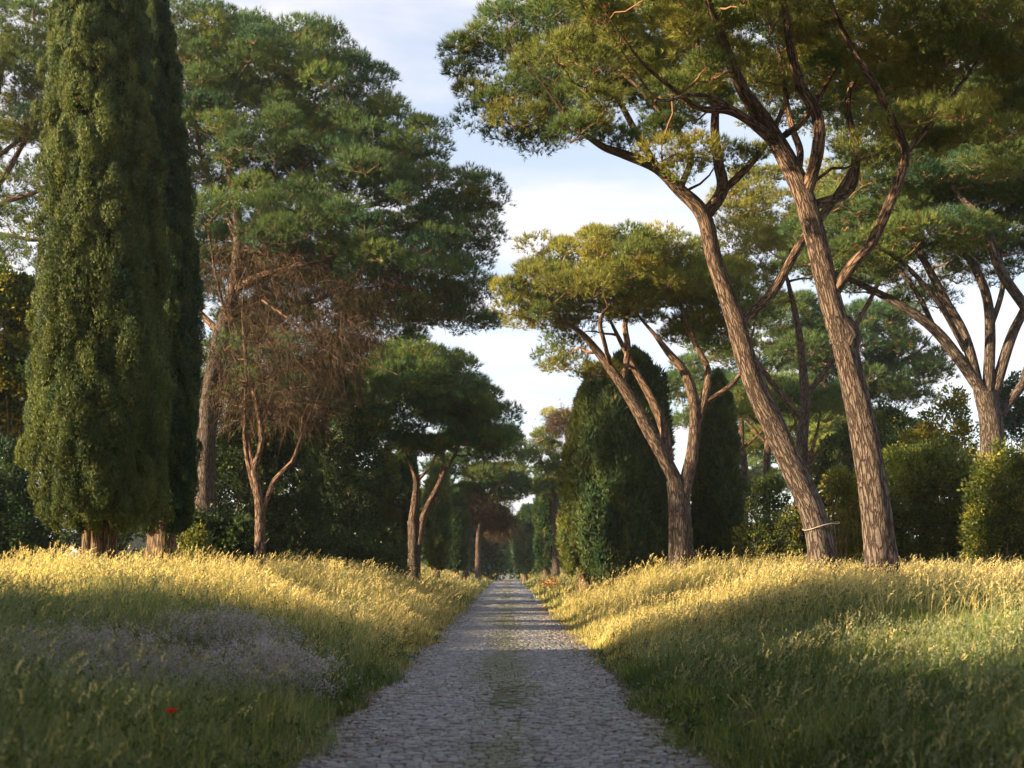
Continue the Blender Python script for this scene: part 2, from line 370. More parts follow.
def leafcloud(name, label, cat, Y, lobes, seed, n, size, cols, group=None, stems=None, clump=.22, world=False, updir=.3):
    rng = rs(seed); L3 = lobes if world else [lobe3(l, Y) for l in lobes]
    for c, r in L3:  # low lobes reach the ground
        g0 = float(H(c[0], c[1])); lo = c[2]-r[2]
        if lo < g0+2.2 and not world: top = c[2]+r[2]; c[2] = (top+g0-.1)/2; r[2] = (top-g0+.1)/2
    c0 = np.mean([c for c, r in L3], 0); loc = np.array([c0[0], c0[1], float(H(c0[0], c0[1]))])
    root = empty(name, loc, label, cat, group)
    vol = np.array([(r[0]*r[1]+r[0]*r[2]+r[1]*r[2]) for c, r in L3]); vol = vol/vol.sum(); P_ = []; D_ = []; K_ = []
    cols = np.array(cols)
    for (c, r), v in zip(L3, vol):
        m = max(6, int(n*v/45)); d = sphere(rng, m); ctr = c+d*r*rng.uniform(.3, 1, (m, 1))**.4
        ck = cols[rng.integers(0, len(cols), m)]*rng.uniform(.75, 1.25, (m, 1))
        ci = np.repeat(np.arange(m), 45); e = sphere(rng, len(ci))
        P_.append(ctr[ci]+e*clump*rng.uniform(.5, 1.2, (len(ci), 1))); D_.append(unit(e+d[ci]*.6+[0, 0, updir]+.5*rng.normal(0, 1, (len(ci), 3)))); K_.append(ck[ci]*rng.uniform(.8, 1.2, (len(ci), 1)))
    pos = np.vstack(P_); g = pos[:, 2] > H(pos[:, 0], pos[:, 1])-.05
    V, T, c = leaves(rng, pos[g], np.vstack(D_)[g], size, .6, np.vstack(K_)[g])
    mesh_np("foliage", V, T, M_leaf, c, root, loc=loc)
    tb = Tubes()
    for q in range(stems or 5):
        c_, r_ = L3[rng.integers(0, len(L3))]; x = c_[0]+rng.uniform(-.7, .7)*r_[0]; y = c_[1]+rng.uniform(-.8, .2)*r_[1]; z0 = float(H(x, y))
        pts, rad = smooth_curve([(x, y, z0-.1), (x+rng.normal(0, .12), y+rng.normal(0, .1), z0*.5+c_[2]*.5), (x+rng.normal(0, .3), y+rng.normal(0, .2), c_[2]+r_[2]*.4)], [.035, .028, .012], .3)
        tb.add(pts, rad, 6, .6, 0, rng)
    tb.build("stems", M_barkc, root, loc)
    return root

# ------------------------------------------------------------------ ground and road
def groundmat():
    m, nt, out = newmat("ground_soil"); l = nt.links
    t = nd(nt, "ShaderNodeTexCoord")
    a = nd(nt, "ShaderNodeTexNoise", Scale=.35, Detail=6.0); l.new(t.outputs["Object"], a.inputs[0])
    b = nd(nt, "ShaderNodeTexNoise", Scale=9.0, Detail=6.0, Roughness=.7); l.new(t.outputs["Object"], b.inputs[0])
    r = nd(nt, "ShaderNodeValToRGB"); e = r.color_ramp.elements; e[0].position = .35; e[0].color = (.045, .06, .02, 1); e[1].position = .68; e[1].color = (.16, .13, .06, 1); l.new(a.outputs[0], r.inputs[0])
    mr = nd(nt, "ShaderNodeMapRange"); mr.inputs[3].default_value = .5; mr.inputs[4].default_value = 1.4; l.new(b.outputs[0], mr.inputs[0])
    mu = nd(nt, "ShaderNodeVectorMath", operation='SCALE'); l.new(r.outputs[0], mu.inputs[0]); l.new(mr.outputs[0], mu.inputs["Scale"])
    p = nd(nt, "ShaderNodeBsdfPrincipled", Roughness=.95); l.new(mu.outputs[0], p.inputs["Base Color"])
    bp = nd(nt, "ShaderNodeBump", Strength=.8, Distance=.05); l.new(b.outputs[0], bp.inputs["Height"]); l.new(bp.outputs[0], p.inputs["Normal"])
    l.new(p.outputs[0], out.inputs[0]); return m
M_ground = groundmat()
xs = np.unique(np.concatenate([-np.geomspace(8, 1200, 40), np.linspace(-8, 8, 81), np.geomspace(8, 1200, 40)]))
ys = np.unique(np.concatenate([np.linspace(-300, -20, 20), np.linspace(-20, 80, 140), np.geomspace(80, 1500, 40)]))
X, Yg = np.meshgrid(xs, ys); Z = H(X, Yg)-.02
V = np.stack([X, Yg, Z], -1).reshape(-1, 3); nx = len(xs)
i, j = np.meshgrid(np.arange(len(ys)-1), np.arange(nx-1), indexing='ij')
Q = np.stack([i*nx+j, i*nx+j+1, (i+1)*nx+j+1, (i+1)*nx+j], -1).reshape(-1, 4)
tag(mesh_np("ground", V, Q, M_ground, smooth=True), kind="structure")

def roadbed():
    m, nt, out = newmat("road_joints"); l = nt.links
    t = nd(nt, "ShaderNodeTexCoord")
    a = nd(nt, "ShaderNodeTexNoise", Scale=1.2, Detail=5.0); l.new(t.outputs["Object"], a.inputs[0])
    b = nd(nt, "ShaderNodeTexNoise", Scale=40.0, Detail=4.0, Roughness=.7); l.new(t.outputs["Object"], b.inputs[0])
    r = nd(nt, "ShaderNodeValToRGB"); e = r.color_ramp.elements; e[0].position = .42; e[0].color = (.085, .078, .070, 1); e[1].position = .60; e[1].color = (.07, .085, .03, 1); l.new(a.outputs[0], r.inputs[0])
    mr = nd(nt, "ShaderNodeMapRange"); mr.inputs[3].default_value = .5; mr.inputs[4].default_value = 1.5; l.new(b.outputs[0], mr.inputs[0])
    mu = nd(nt, "ShaderNodeVectorMath", operation='SCALE'); l.new(r.outputs[0], mu.inputs[0]); l.new(mr.outputs[0], mu.inputs["Scale"])
    p = nd(nt, "ShaderNodeBsdfPrincipled", Roughness=.9); l.new(mu.outputs[0], p.inputs["Base Color"])
    bp = nd(nt, "ShaderNodeBump", Strength=.8, Distance=.01); l.new(b.outputs[0], bp.inputs["Height"]); l.new(bp.outputs[0], p.inputs["Normal"])
    l.new(p.outputs[0], out.inputs[0]); return m
def stonemat():
    m, nt, out = newmat("basalt_cobbles"); l = nt.links
    t = nd(nt, "ShaderNodeTexCoord"); c = nd(nt, "ShaderNodeAttribute"); c.attribute_name = "col"
    b = nd(nt, "ShaderNodeTexNoise", Scale=35.0, Detail=5.0, Roughness=.7); l.new(t.outputs["Object"], b.inputs[0])
    mr = nd(nt, "ShaderNodeMapRange"); mr.inputs[3].default_value = .65; mr.inputs[4].default_value = 1.35; l.new(b.outputs[0], mr.inputs[0])
    mu = nd(nt, "ShaderNodeVectorMath", operation='SCALE'); l.new(c.outputs["Color"], mu.inputs[0]); l.new(mr.outputs[0], mu.inputs["Scale"])
    p = nd(nt, "ShaderNodeBsdfPrincipled", Roughness=.55); p.inputs["Specular IOR Level"].default_value = .5; l.new(mu.outputs[0], p.inputs["Base Color"])
    bp = nd(nt, "ShaderNodeBump", Strength=.6, Distance=.006); l.new(b.outputs[0], bp.inputs["Height"]); l.new(bp.outputs[0], p.inputs["Normal"])
    l.new(p.outputs[0], out.inputs[0]); return m
def crownz(x): return .05*(1-((x-XC)/1.9)**2)
rng = rs(5)
# bed of the road
yy = np.concatenate([np.linspace(-30, 80, 200), np.geomspace(81, 700, 30)]); xx = np.linspace(XC-1.8, XC+1.8, 24)
X, Yg = np.meshgrid(xx, yy); Z = crownz(X)+.0+.012*wob(X*3, Yg*2)
V = np.stack([X, Yg, Z], -1).reshape(-1, 3); nx = len(xx)
i, j = np.meshgrid(np.arange(len(yy)-1), np.arange(nx-1), indexing='ij')
Q = np.stack([i*nx+j, i*nx+j+1, (i+1)*nx+j+1, (i+1)*nx+j], -1).reshape(-1, 4)
tag(mesh_np("road_bed", V, Q, roadbed(), smooth=True), kind="structure")
rows = []; y = 2.0
while y < 320:
    dy = .076 if y < 45 else .3*(y/45); wd = .088 if y < 45 else .4
    edge = HALF+.10*math.sin(y*.35)+.06*math.sin(y*1.3)
    x = XC-edge-rng.uniform(0, .1)
    while x < XC+edge+.03*rng.normal():
        wx = wd*rng.choice([.62, .8, 1.0, 1.2, 1.55])*rng.uniform(.9, 1.1); rows.append((x+wx/2, y+dy*.5+.02*math.sin(x*2+y)+rng.normal(0, .006), wx, dy)); x += wx
    y += dy
S = np.array(rows)
# worn gaps where moss and soil have taken over
g = wob(S[:, 0]*1.1+3, S[:, 1]*.45)+.35*rng.normal(0, 1, len(S)); ctr = np.exp(-((S[:, 0]+.05)/.38)**2); edg = ss((np.abs(S[:, 0]-XC)-1.35)/.45)
S = S[(g+.75*ctr+.7*edg) < 1.5]; n = len(S)
sx_, sy_, wx, wy = S.T; zt = crownz(sx_)+.012*wob(sx_*3, sy_*2)+.018+rng.normal(0, .0035, n)
tilt = rng.normal(0, .03, (n, 2))
def ring(k, z, ang=0.0):
    pts = []
    for ux, uy in ((-1, -1), (0, -1.08), (1, -1), (1.08, 0), (1, 1), (0, 1.08), (-1, 1), (-1.08, 0)):
        jx = rng.normal(0, .05, n); dx = (ux*k+jx)*wx*.5; dy = (uy*k+rng.normal(0, .05, n))*wy*.5
        pts.append(np.stack([sx_+dx, sy_+dy, zt+z+tilt[:, 0]*dx+tilt[:, 1]*dy], -1))
    return np.stack(pts, 1)
V = np.concatenate([ring(.93, -.05), ring(.88, -.005), ring(.62, .002), np.stack([sx_, sy_, zt+.003], -1)[:, None]], 1)
fq = [[a+8*r, (a+1) % 8+8*r, (a+1) % 8+8*(r+1), a+8*(r+1)] for r in (0, 1) for a in range(8)]
ft = [[16+a, 16+(a+1) % 8, 24] for a in range(8)]
f = np.array([[q[0], q[1], q[2]] for q in fq]+[[q[0], q[2], q[3]] for q in fq]+ft)
T = (f[None]+(np.arange(n)*25)[:, None, None]).reshape(-1, 3)
base = np.array([.172, .174, .190])*rng.uniform(.6, 1.35, (n, 1))*(1+.12*rng.normal(0, 1, (n, 1)))+rng.normal(0, .008, (n, 3))
mossy = np.clip((wob(sx_*1.5+1, sy_*.6)*.6+1.15*ctr[(g+.75*ctr+.7*edg) < 1.5]+.8*edg[(g+.75*ctr+.7*edg) < 1.5]+.3*rng.normal(0, 1, n)-.35), 0, .85)[:, None]
base = np.clip(base*(1-mossy)+np.array([.10, .105, .05])*mossy, .02, .5)
tag(mesh_np("road", V.reshape(-1, 3), T, stonemat(), np.repeat(base, 25, axis=0), smooth=True), kind="structure")

# ------------------------------------------------------------------ trees on the right
G1 = "umbrella pines along the right verge"; G2 = "umbrella pines along the left verge"
# tall foreground pine with the knot
pine("nearest leaning pine with thick grey plated trunk and a knot halfway up", 24, (886, 590),
     [([(886, 590), (872, 480), (848, 362), (831, 300), (803, 195), (770, 130), (742, 88, -1), (715, 20, -2), (690, -60, -3)], [.37, .34, .31, .275, .24, .20, .15, .10, .06]),
      ([(842, 350), (846, 338), (838, 322)], [.30, .375, .29]),
      ([(829, 302), (850, 268, -.2), (872, 242, -.3), (893, 195, -.5), (905, 155, -.5), (892, 120, -.8), (875, 85, -1), (852, 48, -1), (830, 0, -1.5)], [.15, .135, .125, .12, .11, .10, .085, .07, .05]),
      ([(806, 195), (818, 150, -.4), (817, 115, -.6), (800, 85, -.8), (790, 45, -1), (783, 0, -1)], [.16, .15, .13, .12, .10, .06]),
      ([(772, 140), (748, 120, -.6), (728, 110, -1), (700, 108, -1.4), (672, 88, -2), (640, 60, -2.5)], [.13, .11, .10, .07, .05, .03]),
      ([(745, 117, -.6), (715, 98, -1.5), (690, 95, -2.2), (660, 100, -3)], [.07, .055, .045, .03]),
      ([(798, 172), (800, 150, .6), (790, 120, 1), (780, 60, 1.5)], [.10, .09, .08, .05]),
      ([(815, 205), (850, 190, .8), (856, 150, 1.2), (850, 90, 2), (900, 20, 3)], [.12, .11, .10, .09, .05]),
      ([(785, 135), (805, 118, .3), (840, 60, 1)], [.09, .08, .05]),
      ([(905, 155, -.5), (950, 100, 0), (990, 40, 1)], [.06, .05, .03])],
     [(700, -10, 120, 50, -2.5, 2.6), (640, 60, 85, 42, -2.0, 2.0), (800, 20, 120, 45, -1, 3), (930, 30, 110, 50, 0, 3), (740, -90, 190, 70, -1, 4), (900, -90, 180, 70, 0, 4), (600, 10, 60, 35, -1, 1.6),
      (930, 140, 75, 28, -.3, 1.6), (990, 60, 90, 55, 1, 2.5), (875, 150, 28, 20, -.5, .7), (700, 158, 40, 18, -2, 1), (1000, 0, 100, 60, 0, 3.5), (860, 60, 90, 40, 2, 3), (960, 90, 90, 40, 3, 3), (760, 70, 70, 30, 1, 2), (1040, 120, 60, 60, 2, 2.5)],
     11, dens=.62, cr=.62, per=150, k=8, nl=.15, nw=.017, mix=.68, group=G1, tk=40, trunk_step=.09, start=.45)
# leaning pine left of it
f_ = pine("leaning pine with orange lit bark and a thin wire tied round its trunk", 28, (828, 570),
     [([(830, 570), (815, 520), (785, 450), (755, 385), (735, 320), (715, 262), (703, 215), (680, 190), (657, 168), (625, 155, -.5), (600, 145, -1), (570, 120, -1.5)], [.40, .37, .33, .30, .27, .24, .22, .18, .15, .12, .09, .05]),
      ([(704, 218), (722, 190, .3), (718, 160, .3), (715, 120, .5), (722, 60, 1)], [.19, .17, .14, .12, .07]),
      ([(722, 192, .3), (745, 170, .4), (768, 140, .6), (790, 90, 1)], [.12, .11, .09, .06]),
      ([(740, 322), (770, 295, .3), (800, 245, .6), (830, 205, 1.2), (852, 170, 1.6), (858, 140, 2), (880, 90, 3)], [.17, .155, .14, .12, .10, .09, .06]),
      ([(657, 168), (640, 140, .4), (610, 90, 1), (560, 60, 1)], [.12, .10, .07, .04]),
      ([(680, 190), (690, 150, -.5), (650, 100, -1), (620, 70, -1)], [.10, .08, .06, .04])],
     [(560, 55, 105, 45, 0, 2.6), (500, 85, 48, 50, 0, 1.3), (530, 125, 60, 28, 0, 1.6), (620, 95, 110, 38, .5, 2.8), (600, 30, 95, 45, 1, 2.6), (625, 130, 58, 20, -1.5, 1.2), (490, 45, 30, 26, 0, .9), (555, 0, 40, 18, 0, 1),
      (720, 60, 120, 50, 1.5, 3), (800, 100, 100, 40, 3, 2.5), (735, 155, 22, 12, .4, .6)],
     12, dens=.62, cr=.66, per=150, k=8, nl=.16, nw=.019, mix=.45, group=G1, tk=36, trunk_step=.10, start=.45)
# broad pine in the middle
pine("wide flat-topped pine whose pale trunk splits low in front of dark cypresses", 40, (682, 555),
     [([(684, 555), (680, 515), (676, 480)], [.50, .44, .38]),
      ([(676, 482), (660, 450), (640, 415), (622, 385), (598, 352), (580, 332, -.5), (560, 318, -1)], [.30, .27, .24, .21, .17, .12, .06]),
      ([(668, 465), (664, 430, .5), (652, 400, .8), (638, 375, 1), (625, 350, 1), (610, 320, 1)], [.24, .2, .17, .15, .12, .06]),
      ([(622, 385), (628, 350), (625, 325), (630, 300), (628, 275)], [.13, .13, .11, .08, .05]),
      ([(682, 500), (692, 455), (695, 410), (686, 375), (668, 352), (655, 335)], [.32, .27, .23, .19, .14, .08]),
      ([(695, 430), (705, 395), (708, 370), (696, 345), (682, 310), (678, 285)], [.18, .15, .13, .11, .08, .04]),
      ([(700, 405), (722, 392), (740, 375), (748, 350)], [.13, .11, .09, .05]),
      ([(610, 365), (605, 345, -1), (600, 320, -1.4), (612, 300, -1.4)], [.10, .09, .08, .04])],
     [(600, 262, 75, 26, 0, 2.8), (545, 285, 45, 20, 0, 1.6), (660, 265, 70, 24, 0, 3), (700, 290, 48, 30, 0, 2), (620, 300, 100, 22, 1.5, 3), (545, 315, 42, 14, 0, 1.3), (735, 320, 30, 18, 0, 1.2), (665, 300, 60, 24, 1, 3), (640, 285, 60, 26, -1, 2.6), (700, 335, 40, 16, 2, 2), (590, 300, 60, 16, -1, 2.4), (725, 345, 26, 14, 2, 1.2), (560, 335, 34, 14, 1.6, 1.1), (575, 365, 36, 16, 2.6, 1.2), (520, 290, 22, 12, 0, .8)],
     13, dens=.50, cr=.80, per=150, k=7, nl=.19, nw=.027, mix=.66, group=G1, tk=22, gauge=1.3)
# big dark multi-limbed pine behind the hedge
pine("massive dark pine spreading many heavy limbs behind the ivy hedge", 40, (992, 560),
     [([(996, 560), (992, 440), (985, 392)], [.62, .55, .52]),
      ([(985, 395), (960, 360), (935, 330), (900, 305), (862, 285), (820, 268, -1), (790, 262, -1)], [.33, .28, .24, .20, .15, .10, .05]),
      ([(982, 405), (966, 340), (945, 300), (925, 262), (905, 225), (870, 190)], [.27, .24, .21, .17, .13, .08]),
      ([(987, 410), (990, 335), (985, 290), (962, 245), (940, 200)], [.30, .25, .21, .17, .10]),
      ([(990, 410), (1010, 340), (1028, 300), (1040, 240)], [.27, .24, .2, .1]),
      ([(992, 425), (1028, 378), (1060, 340), (1100, 290)], [.25, .22, .18, .1]),
      ([(1024, 382, 0), (1036, 330, -2), (1000, 270, -2.5), (985, 225, -2.5), (955, 190, -2)], [.24, .23, .21, .18, .12]),
      ([(990, 330), (1003, 285), (1000, 240), (1020, 190)], [.15, .13, .11, .07]),
      ([(935, 330), (915, 290, 1), (880, 250, 1.5), (850, 225, 2)], [.14, .12, .1, .06]),
      ([(965, 350), (940, 305, -1), (905, 265, -1.5), (870, 240, -1.5)], [.14, .13, .11, .06])],
     [(930, 205, 120, 22, 0, 3.6), (860, 230, 70, 22, 0, 2.4), (1010, 190, 100, 26, 0, 3.6), (830, 262, 50, 15, -1, 1.6), (1060, 240, 60, 26, 0, 2), (950, 250, 80, 14, 2, 3), (900, 170, 80, 20, 0, 2.5), (1000, 150, 110, 25, 0, 3), (860, 275, 45, 12, 2.5, 1.5), (920, 300, 30, 10, 2.5, 1.2), (1020, 110, 110, 30, 0, 3.5), (930, 240, 70, 14, -2, 2.5), (1010, 235, 60, 16, 3, 3), (880, 262, 60, 12, 3, 2.5), (980, 270, 40, 10, 4, 2), (960, 130, 80, 30, 3, 3), (980, 60, 100, 40, 2, 4), (880, 120, 70, 30, 3, 3), (1040, 180, 60, 40, 2, 3), (960, 180, 90, 20, -2, 3)],
     14, dens=.50, cr=.85, per=130, k=7, nl=.19, nw=.026, mix=.35, group=G1, tk=26, gauge=1.5, start=.4, warm=.05, thick=.68)
# golden crown seen between the leaning trunks
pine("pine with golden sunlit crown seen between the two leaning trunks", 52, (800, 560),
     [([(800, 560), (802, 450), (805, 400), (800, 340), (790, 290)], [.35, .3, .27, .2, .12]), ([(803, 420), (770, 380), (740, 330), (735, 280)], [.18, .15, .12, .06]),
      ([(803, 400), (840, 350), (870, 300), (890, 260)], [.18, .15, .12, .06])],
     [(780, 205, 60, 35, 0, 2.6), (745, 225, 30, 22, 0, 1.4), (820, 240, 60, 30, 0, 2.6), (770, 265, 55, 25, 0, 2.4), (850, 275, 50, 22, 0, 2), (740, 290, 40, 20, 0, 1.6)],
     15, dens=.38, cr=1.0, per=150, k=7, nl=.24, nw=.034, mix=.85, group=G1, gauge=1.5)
# blue green crowns farther right
pine("bluish green rounded pine crown beyond the leaning trunks", 75, (850, 545),
     [([(850, 545), (848, 450), (850, 400)], [.4, .34, .28]), ([(850, 410), (810, 370), (780, 340)], [.2, .16, .08]), ([(850, 405), (890, 370), (920, 350)], [.2, .16, .08])],
     [(860, 340, 55, 35, 0, 3.4), (800, 355, 50, 30, 0, 3), (905, 365, 38, 24, 0, 2.4), (840, 385, 60, 24, 0, 3.4), (780, 320, 40, 24, 0, 2.4), (890, 400, 35, 16, 0, 2), (925, 385, 20, 14, 0, 1.2), (690, 410, 28, 46, 3, 2.4), (745, 400, 40, 34, 3, 2.6), (790, 425, 50, 30, 4, 3), (850, 430, 50, 26, 4, 3), (710, 350, 26, 24, 4, 2)],
     16, dens=.24, cr=1.35, per=140, k=6, nl=.36, nw=.055, mix=.2, group=G1, gauge=2)
# small fan-branched umbrella pine
pine("small umbrella pine whose fanned limbs show behind the wired trunk", 58, (808, 560),
     [([(812, 560), (810, 500), (806, 470)], [.34, .3, .26]), ([(806, 474), (790, 452), (770, 430), (755, 420)], [.18, .15, .1, .06]), ([(806, 470), (800, 445), (795, 420)], [.15, .12, .07]),
      ([(808, 472), (822, 448), (845, 428)], [.17, .13, .06]), ([(808, 476), (835, 462), (868, 436)], [.16, .13, .06]), ([(807, 465), (815, 440), (820, 415)], [.12, .1, .06])],
     [(810, 405, 60, 13, 0, 2.6), (770, 415, 40, 9, 0, 1.8), (850, 420, 36, 9, 0, 1.6)], 17, dens=.40, cr=.9, per=110, k=6, nl=.26, nw=.04, mix=.4, group=G1, gauge=1.6)
# slim trunks
for sd, (bx_, tx_, lab, Yt) in enumerate(((744, 741, "slim straight pine trunk right of the dark cypress", 62), (766, 768, "slim pine trunk leaning beside the straight one", 60))):
    pine(lab, Yt, (bx_, 540), [([(bx_, 540), (bx_+1, 480), (tx_, 440), (tx_+2, 405)], [.27, .24, .2, .12]), ([(tx_, 445), (tx_-18, 425), (tx_-30, 410)], [.1, .08, .04]), ([(tx_, 450), (tx_+22, 430), (tx_+35, 410)], [.11, .08, .04])],
         [(tx_, 395, 45, 14, 0, 2.4), (tx_-15, 410, 30, 8, 1, 1.6)], 30+sd, dens=.4, cr=.9, per=100, k=6, nl=.26, nw=.04, mix=.3, group=G1, gauge=1.5)

# cypresses on the right
GC = "cypresses behind the flat-topped pine"
cypress("broad dark cypress directly behind the pale forked pine trunk", 46, [(556, 588, 668), (540, 578, 674), (470, 576, 676), (420, 582, 672), (385, 594, 662), (366, 612, 648), (352, 628, 636)], 41, 900, 80, .16, .2, GC, trunk_r=.3)
cypress("golden edged cypress at the roadside left of the broad dark one", 47, [(558, 564, 606), (545, 557, 612), (480, 560, 612), (430, 568, 608), (395, 578, 602), (368, 586, 594)], 42, 500, 80, .16, .62, GC, trunk_r=.25)
cypress("slender cypress with orange lit foot between two pine trunks", 48, [(556, 700, 738), (540, 692, 742), (500, 690, 742), (440, 696, 738), (400, 702, 732), (372, 712, 722)], 43, 500, 70, .16, .25, GC, trunk_r=.22)
# ------------------------------------------------------------------ far avenue
GF = "far cypresses lining the road"
cypress("dark far cypress on the right of the road, tallest of the distant ones", 95, [(562, 538, 556), (545, 534, 560), (510, 535, 559), (490, 539, 556), (476, 545, 549)], 44, 260, 45, .3, .15, GF, trunk_r=.3)
cypress("small distant cypress right beside the vanishing road", 125, [(565, 518, 532), (550, 515, 535), (525, 516, 534), (508, 523, 527)], 45, 200, 40, .4, .15, GF, trunk_r=.3)
cypress("small distant cypress left beside the vanishing road", 140, [(565, 485, 494), (555, 483, 496), (545, 484, 496), (536, 488, 492)], 46, 150, 40, .45, .15, GF, trunk_r=.3)
cypress("golden green cypress seen left of the forked trunk", 60, [(560, 372, 396), (545, 367, 400), (500, 368, 400), (470, 374, 396), (450, 383, 388)], 47, 400, 60, .2, .55, GF, trunk_r=.2)
cypress("dark cypress touching the left side of the forked trunk", 62, [(560, 392, 418), (545, 388, 420), (490, 389, 420), (455, 396, 414), (440, 404, 408)], 48, 400, 60, .2, .15, GF, trunk_r=.2)
cypress("narrow cypress filling the fork of the pale trunk", 72, [(562, 428, 446), (545, 424, 450), (500, 425, 450), (475, 432, 446), (455, 438, 442)], 49, 350, 55, .24, .42, GF, trunk_r=.2)
cypress("dark narrow cypress just right of the forked trunk", 80, [(562, 447, 465), (545, 445, 467), (520, 446, 467), (505, 450, 464), (492, 456, 460)], 50, 300, 55, .26, .12, GF, trunk_r=.2)
pine("forked pine with pale trunk on the left before golden cypresses", 55, (414, 560),
     [([(415, 562), (414, 535), (412, 520)], [.36, .32, .28]), ([(412, 525), (415, 500), (416, 480), (411, 466)], [.22, .2, .16, .12]), ([(418, 545), (424, 515), (436, 490), (446, 470), (455, 455)], [.26, .2, .17, .13, .07]), ([(424, 518), (436, 498), (440, 475)], [.1, .09, .05]), ([(416, 482), (428, 470), (434, 460)], [.09, .07, .04])],
     [(410, 405, 60, 42, 0, 2.6), (450, 415, 48, 36, 0, 2.6), (400, 370, 40, 30, 1, 2), (350, 440, 36, 34, 1, 2), (385, 440, 48, 20, 0, 2.4), (445, 450, 50, 10, 0, 2.4), (420, 370, 32, 20, 0, 1.8), (480, 440, 30, 18, 0, 1.6), (360, 415, 30, 25, 0, 1.6), (470, 412, 36, 30, 1, 2), (436, 372, 40, 30, 2, 2.2), (498, 432, 22, 18, 1, 1.4), (380, 380, 44, 34, 2, 2), (340, 380, 40, 40, 3, 2)],
     51, dens=.40, cr=1.0, per=150, k=7, nl=.25, nw=.036, mix=.25, group=G2, gauge=1.5)
pine("green pine whose crown leans over the far road from the left", 85, (466, 562),
     [([(466, 564), (467, 540), (472, 510)], [.3, .27, .2]), ([(468, 530), (485, 500), (500, 480)], [.2, .14, .06])],
     [(480, 442, 36, 22, 0, 2.6), (500, 452, 24, 24, 0, 1.8), (490, 480, 30, 12, 0, 2.2), (462, 470, 30, 14, 0, 2.2), (450, 490, 26, 14, 2, 2.2), (505, 495, 20, 12, 2, 2), (478, 500, 26, 9, 3, 2)], 52, dens=.24, cr=1.3, per=140, k=6, nl=.38, nw=.06, mix=.2, group=G2, gauge=2,
     dead=([(480, 505, 32, 14), (495, 520, 22, 10)], 700))
pine("russet undercrown pine farther along the left verge", 110, (478, 566),
     [([(476, 566), (478, 540), (482, 510)], [.3, .26, .2])], [(492, 480, 26, 14, 0, 2.4), (505, 500, 16, 10, 0, 1.5), (500, 520, 14, 8, 0, 1.4)], 53, dens=.2, cr=1.4, per=120, k=6, nl=.42, nw=.075, mix=.5, group=G2, gauge=2.3,
     dead=([(490, 510, 22, 10), (500, 530, 18, 8)], 500))
pine("grey green rounded pine on the right of the far road", 90, (556, 562),
     [([(556, 564), (555, 500), (552, 470)], [.34, .3, .2]), ([(554, 490), (545, 470), (538, 450)], [.15, .12, .06])],
     [(548, 455, 24, 20, 0, 2), (535, 470, 14, 14, 0, 1.4), (560, 475, 18, 14, 0, 1.6), (545, 490, 22, 8, 0, 1.8)], 54, dens=.26, cr=1.2, per=130, k=6, nl=.36, nw=.06, mix=.4, group=G1, gauge=2)
r_ = pine("small russet crowned dying pine above the far road", 88, (572, 562),
     [([(572, 564), (570, 480), (566, 430)], [.25, .2, .12])], [(564, 420, 18, 12, 0, 1.2)], 55, dens=.35, cr=.9, per=60, k=5, nl=.32, nw=.05, mix=.9, group=G1, gauge=2, dead=([(564, 422, 20, 14)], 900))

